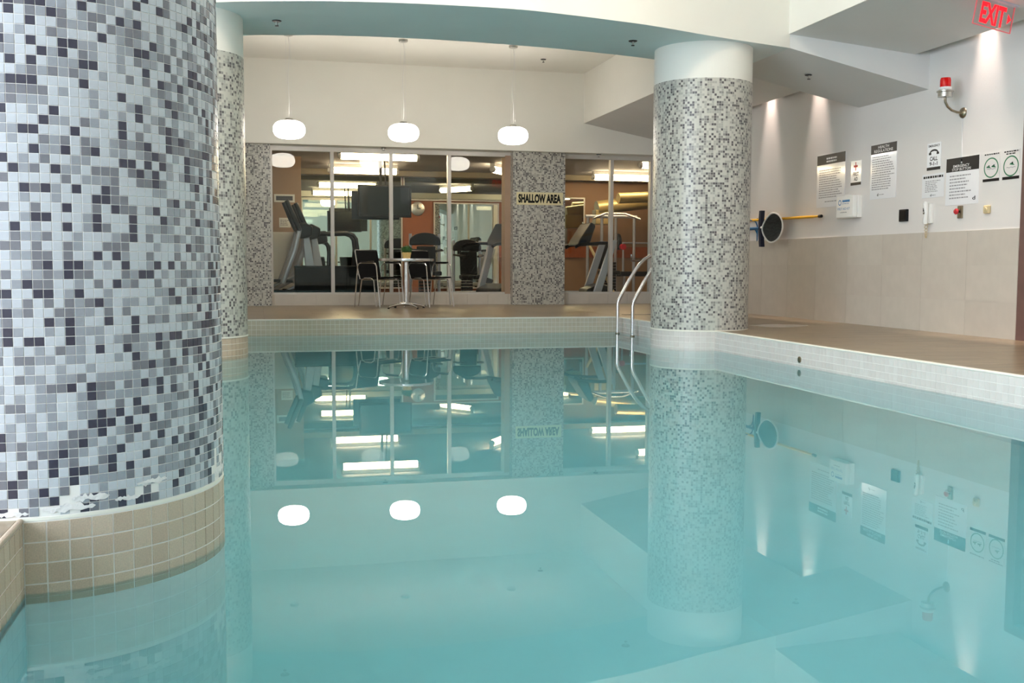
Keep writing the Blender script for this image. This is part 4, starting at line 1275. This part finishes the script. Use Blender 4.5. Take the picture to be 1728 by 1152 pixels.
# ---- seated machine behind the table
def pad_machine(loc, label, rz=0.0, sc=1.0):
    t = thing('weight_machine', label, 'exercise machine', loc, (0, 0, rz), group='weight machines in the gym')
    t.scale = (sc, sc, sc)
    MB().box(-0.30, 0.30, -0.45, 0.45, 0.0, 0.06).build('base_frame', M_grey, t, bevel=0.015)
    for x in (-0.28, 0.28):
        MB().tube([(x, 0.38, 0.06), (x, 0.38, 1.22)], 0.03, 10).build('post', M_silver, t, smooth=True)
    pr = []
    for k in range(13):
        a = PI * k / 12
        pr.append((0.30 * math.cos(a), 1.08 + 0.16 * math.sin(a)))
    pr += [(-0.30, 1.0), (0.30, 1.0)]
    MB().prism(pr, 1, 0.30, 0.42).build('shroud', M_dark, t, bevel=0.02)
    MB().box(-0.22, 0.22, -0.30, 0.10, 0.42, 0.50).build('seat', M_black, t, bevel=0.02)
    MB().prism([(0.10, 0.50), (0.18, 0.50), (0.26, 0.98), (0.18, 0.98)], 0, -0.18, 0.18).build('back_pad', M_black, t, bevel=0.02)
    MB().tube([(-0.28, 0.36, 0.92), (-0.26, -0.05, 0.90), (-0.12, -0.2, 0.88)], 0.022, 8).build('press_arm', M_dark, t, smooth=True)
    MB().tube([(0.28, 0.36, 0.92), (0.26, -0.05, 0.90), (0.12, -0.2, 0.88)], 0.022, 8).build('press_arm', M_dark, t, smooth=True)
    for k in range(7):
        MB().box(-0.12, 0.12, 0.32, 0.42, 0.08 + k * 0.06, 0.13 + k * 0.06).build('weight_plate', M_dark, t)
    return t
pad_machine((3.1, 19.6, ZD), 'weight machine with a round black shroud behind the right armchair')
pad_machine((3.72, 18.6, ZD), 'weight machine with a black bench seen left of the near treadmill', 0.0, 0.88)
# ---- multi gym on the right
t = thing('multi_gym', 'tall chrome cable multi gym behind the right treadmill', 'exercise machine', (6.95, 20.3, ZD), group='weight machines in the gym')
for x in (-0.45, -0.15, 0.15, 0.55):
    MB().tube([(x, 0.0, 0.0), (x, 0.0, 1.62)], 0.03, 10).build('post', M_silver, t, smooth=True)
MB().tube([(-0.5, 0.0, 1.62), (0.6, 0.0, 1.62)], 0.035, 10).build('top_beam', M_silver, t, smooth=True)
MB().tube([(-0.5, 0.0, 0.05), (0.6, 0.0, 0.05)], 0.04, 10).build('bottom_beam', M_grey, t, smooth=True)
MB().tube([(-0.5, -0.5, 1.55), (-0.2, -0.4, 1.66), (0.2, -0.4, 1.66), (0.5, -0.5, 1.55)], 0.022, 10).build('pull_bar', M_chrome, t, smooth=True)
MB().tube([(-0.45, 0.0, 1.1), (-0.05, -0.55, 0.05)], 0.03, 10).build('brace', M_beige, t, smooth=True)
for k in range(10):
    MB().box(-0.14, 0.14, -0.08, 0.08, 0.10 + k * 0.06, 0.15 + k * 0.06).build('weight_plate', M_dark, t)
MB().box(-0.35, 0.0, -0.75, -0.35, 0.44, 0.52).build('seat', M_black, t, bevel=0.02)
MB().prism([(-0.36, 0.55), (-0.28, 0.55), (-0.28, 1.05), (-0.36, 1.05)], 0, -0.32, -0.02).build('back_pad', M_black, t, bevel=0.02)
MB().tube([(0.35, -0.4, 0.85), (0.35, -0.4, 0.72), (0.55, -0.4, 0.72)], 0.02, 8).build('handle', M_chrome, t, smooth=True)
MB().lathe([(0.0, -0.05), (0.06, -0.05), (0.06, 0.05), (0.0, 0.05)], 16, (0.2, -0.3, 1.0), axis=1).build('red_hub', M_red, t, smooth=True)
t = thing('weight_bench', 'orange seated weight bench low in the right gym window', 'exercise machine', (7.75, 20.6, ZD), group='weight machines in the gym')
MB().box(-0.5, 0.45, -0.2, 0.2, 0.40, 0.50).build('bench_pad', M_black, t, bevel=0.02)
for x in (-0.42, 0.38):
    MB().box(x - 0.03, x + 0.03, -0.22, 0.22, 0.0, 0.40).build('bench_leg', M_silver, t, bevel=0.008)
MB().tube([(-0.3, 0.2, 0.5), (-0.3, 0.22, 1.1), (0.3, 0.22, 1.1), (0.3, 0.2, 0.5)], 0.025, 10).build('rack', M_silver, t, smooth=True)
for x in (-0.42, 0.42):
    MB().lathe([(0.0, -0.03), (0.17, -0.03), (0.17, 0.03), (0.0, 0.03)], 20, (x, 0.22, 1.12), axis=0).build('disc_weight', M_dark, t, smooth=True)
# ---- ducts
t = thing('air_duct', 'pair of dull yellow metal air ducts under the right gym ceiling', 'duct', (7.0, 20.95, 2.09))
MB().tube([(-0.1, 0, -0.08), (0.9, 0.05, 0.06), (2.3, 0.2, 0.16)], 0.15, 16).build('duct_run', M_duct, t, smooth=True)
MB().tube([(0.2, -0.5, 0.10), (1.2, -0.45, 0.16), (2.3, -0.4, 0.22)], 0.11, 16).build('duct_branch', M_duct, t, smooth=True)
MB().box(-0.15, 0.25, -0.1, 0.15, -0.42, -0.12).build('plenum_box', M_duct, t, bevel=0.01)
t = thing('wall_shelf', 'small dark picture on the tan gym wall beside the wide pillar', 'picture', (5.95, YM - 0.001, 1.80), ROT_B)
MB().box(0, 0.40, 0, 0.14, 0, 0.03).build('frame', M_dbrown, t)
MB().box(0.02, 0.38, 0.02, 0.12, 0.03, 0.033).build('picture_face', M_orange, t)
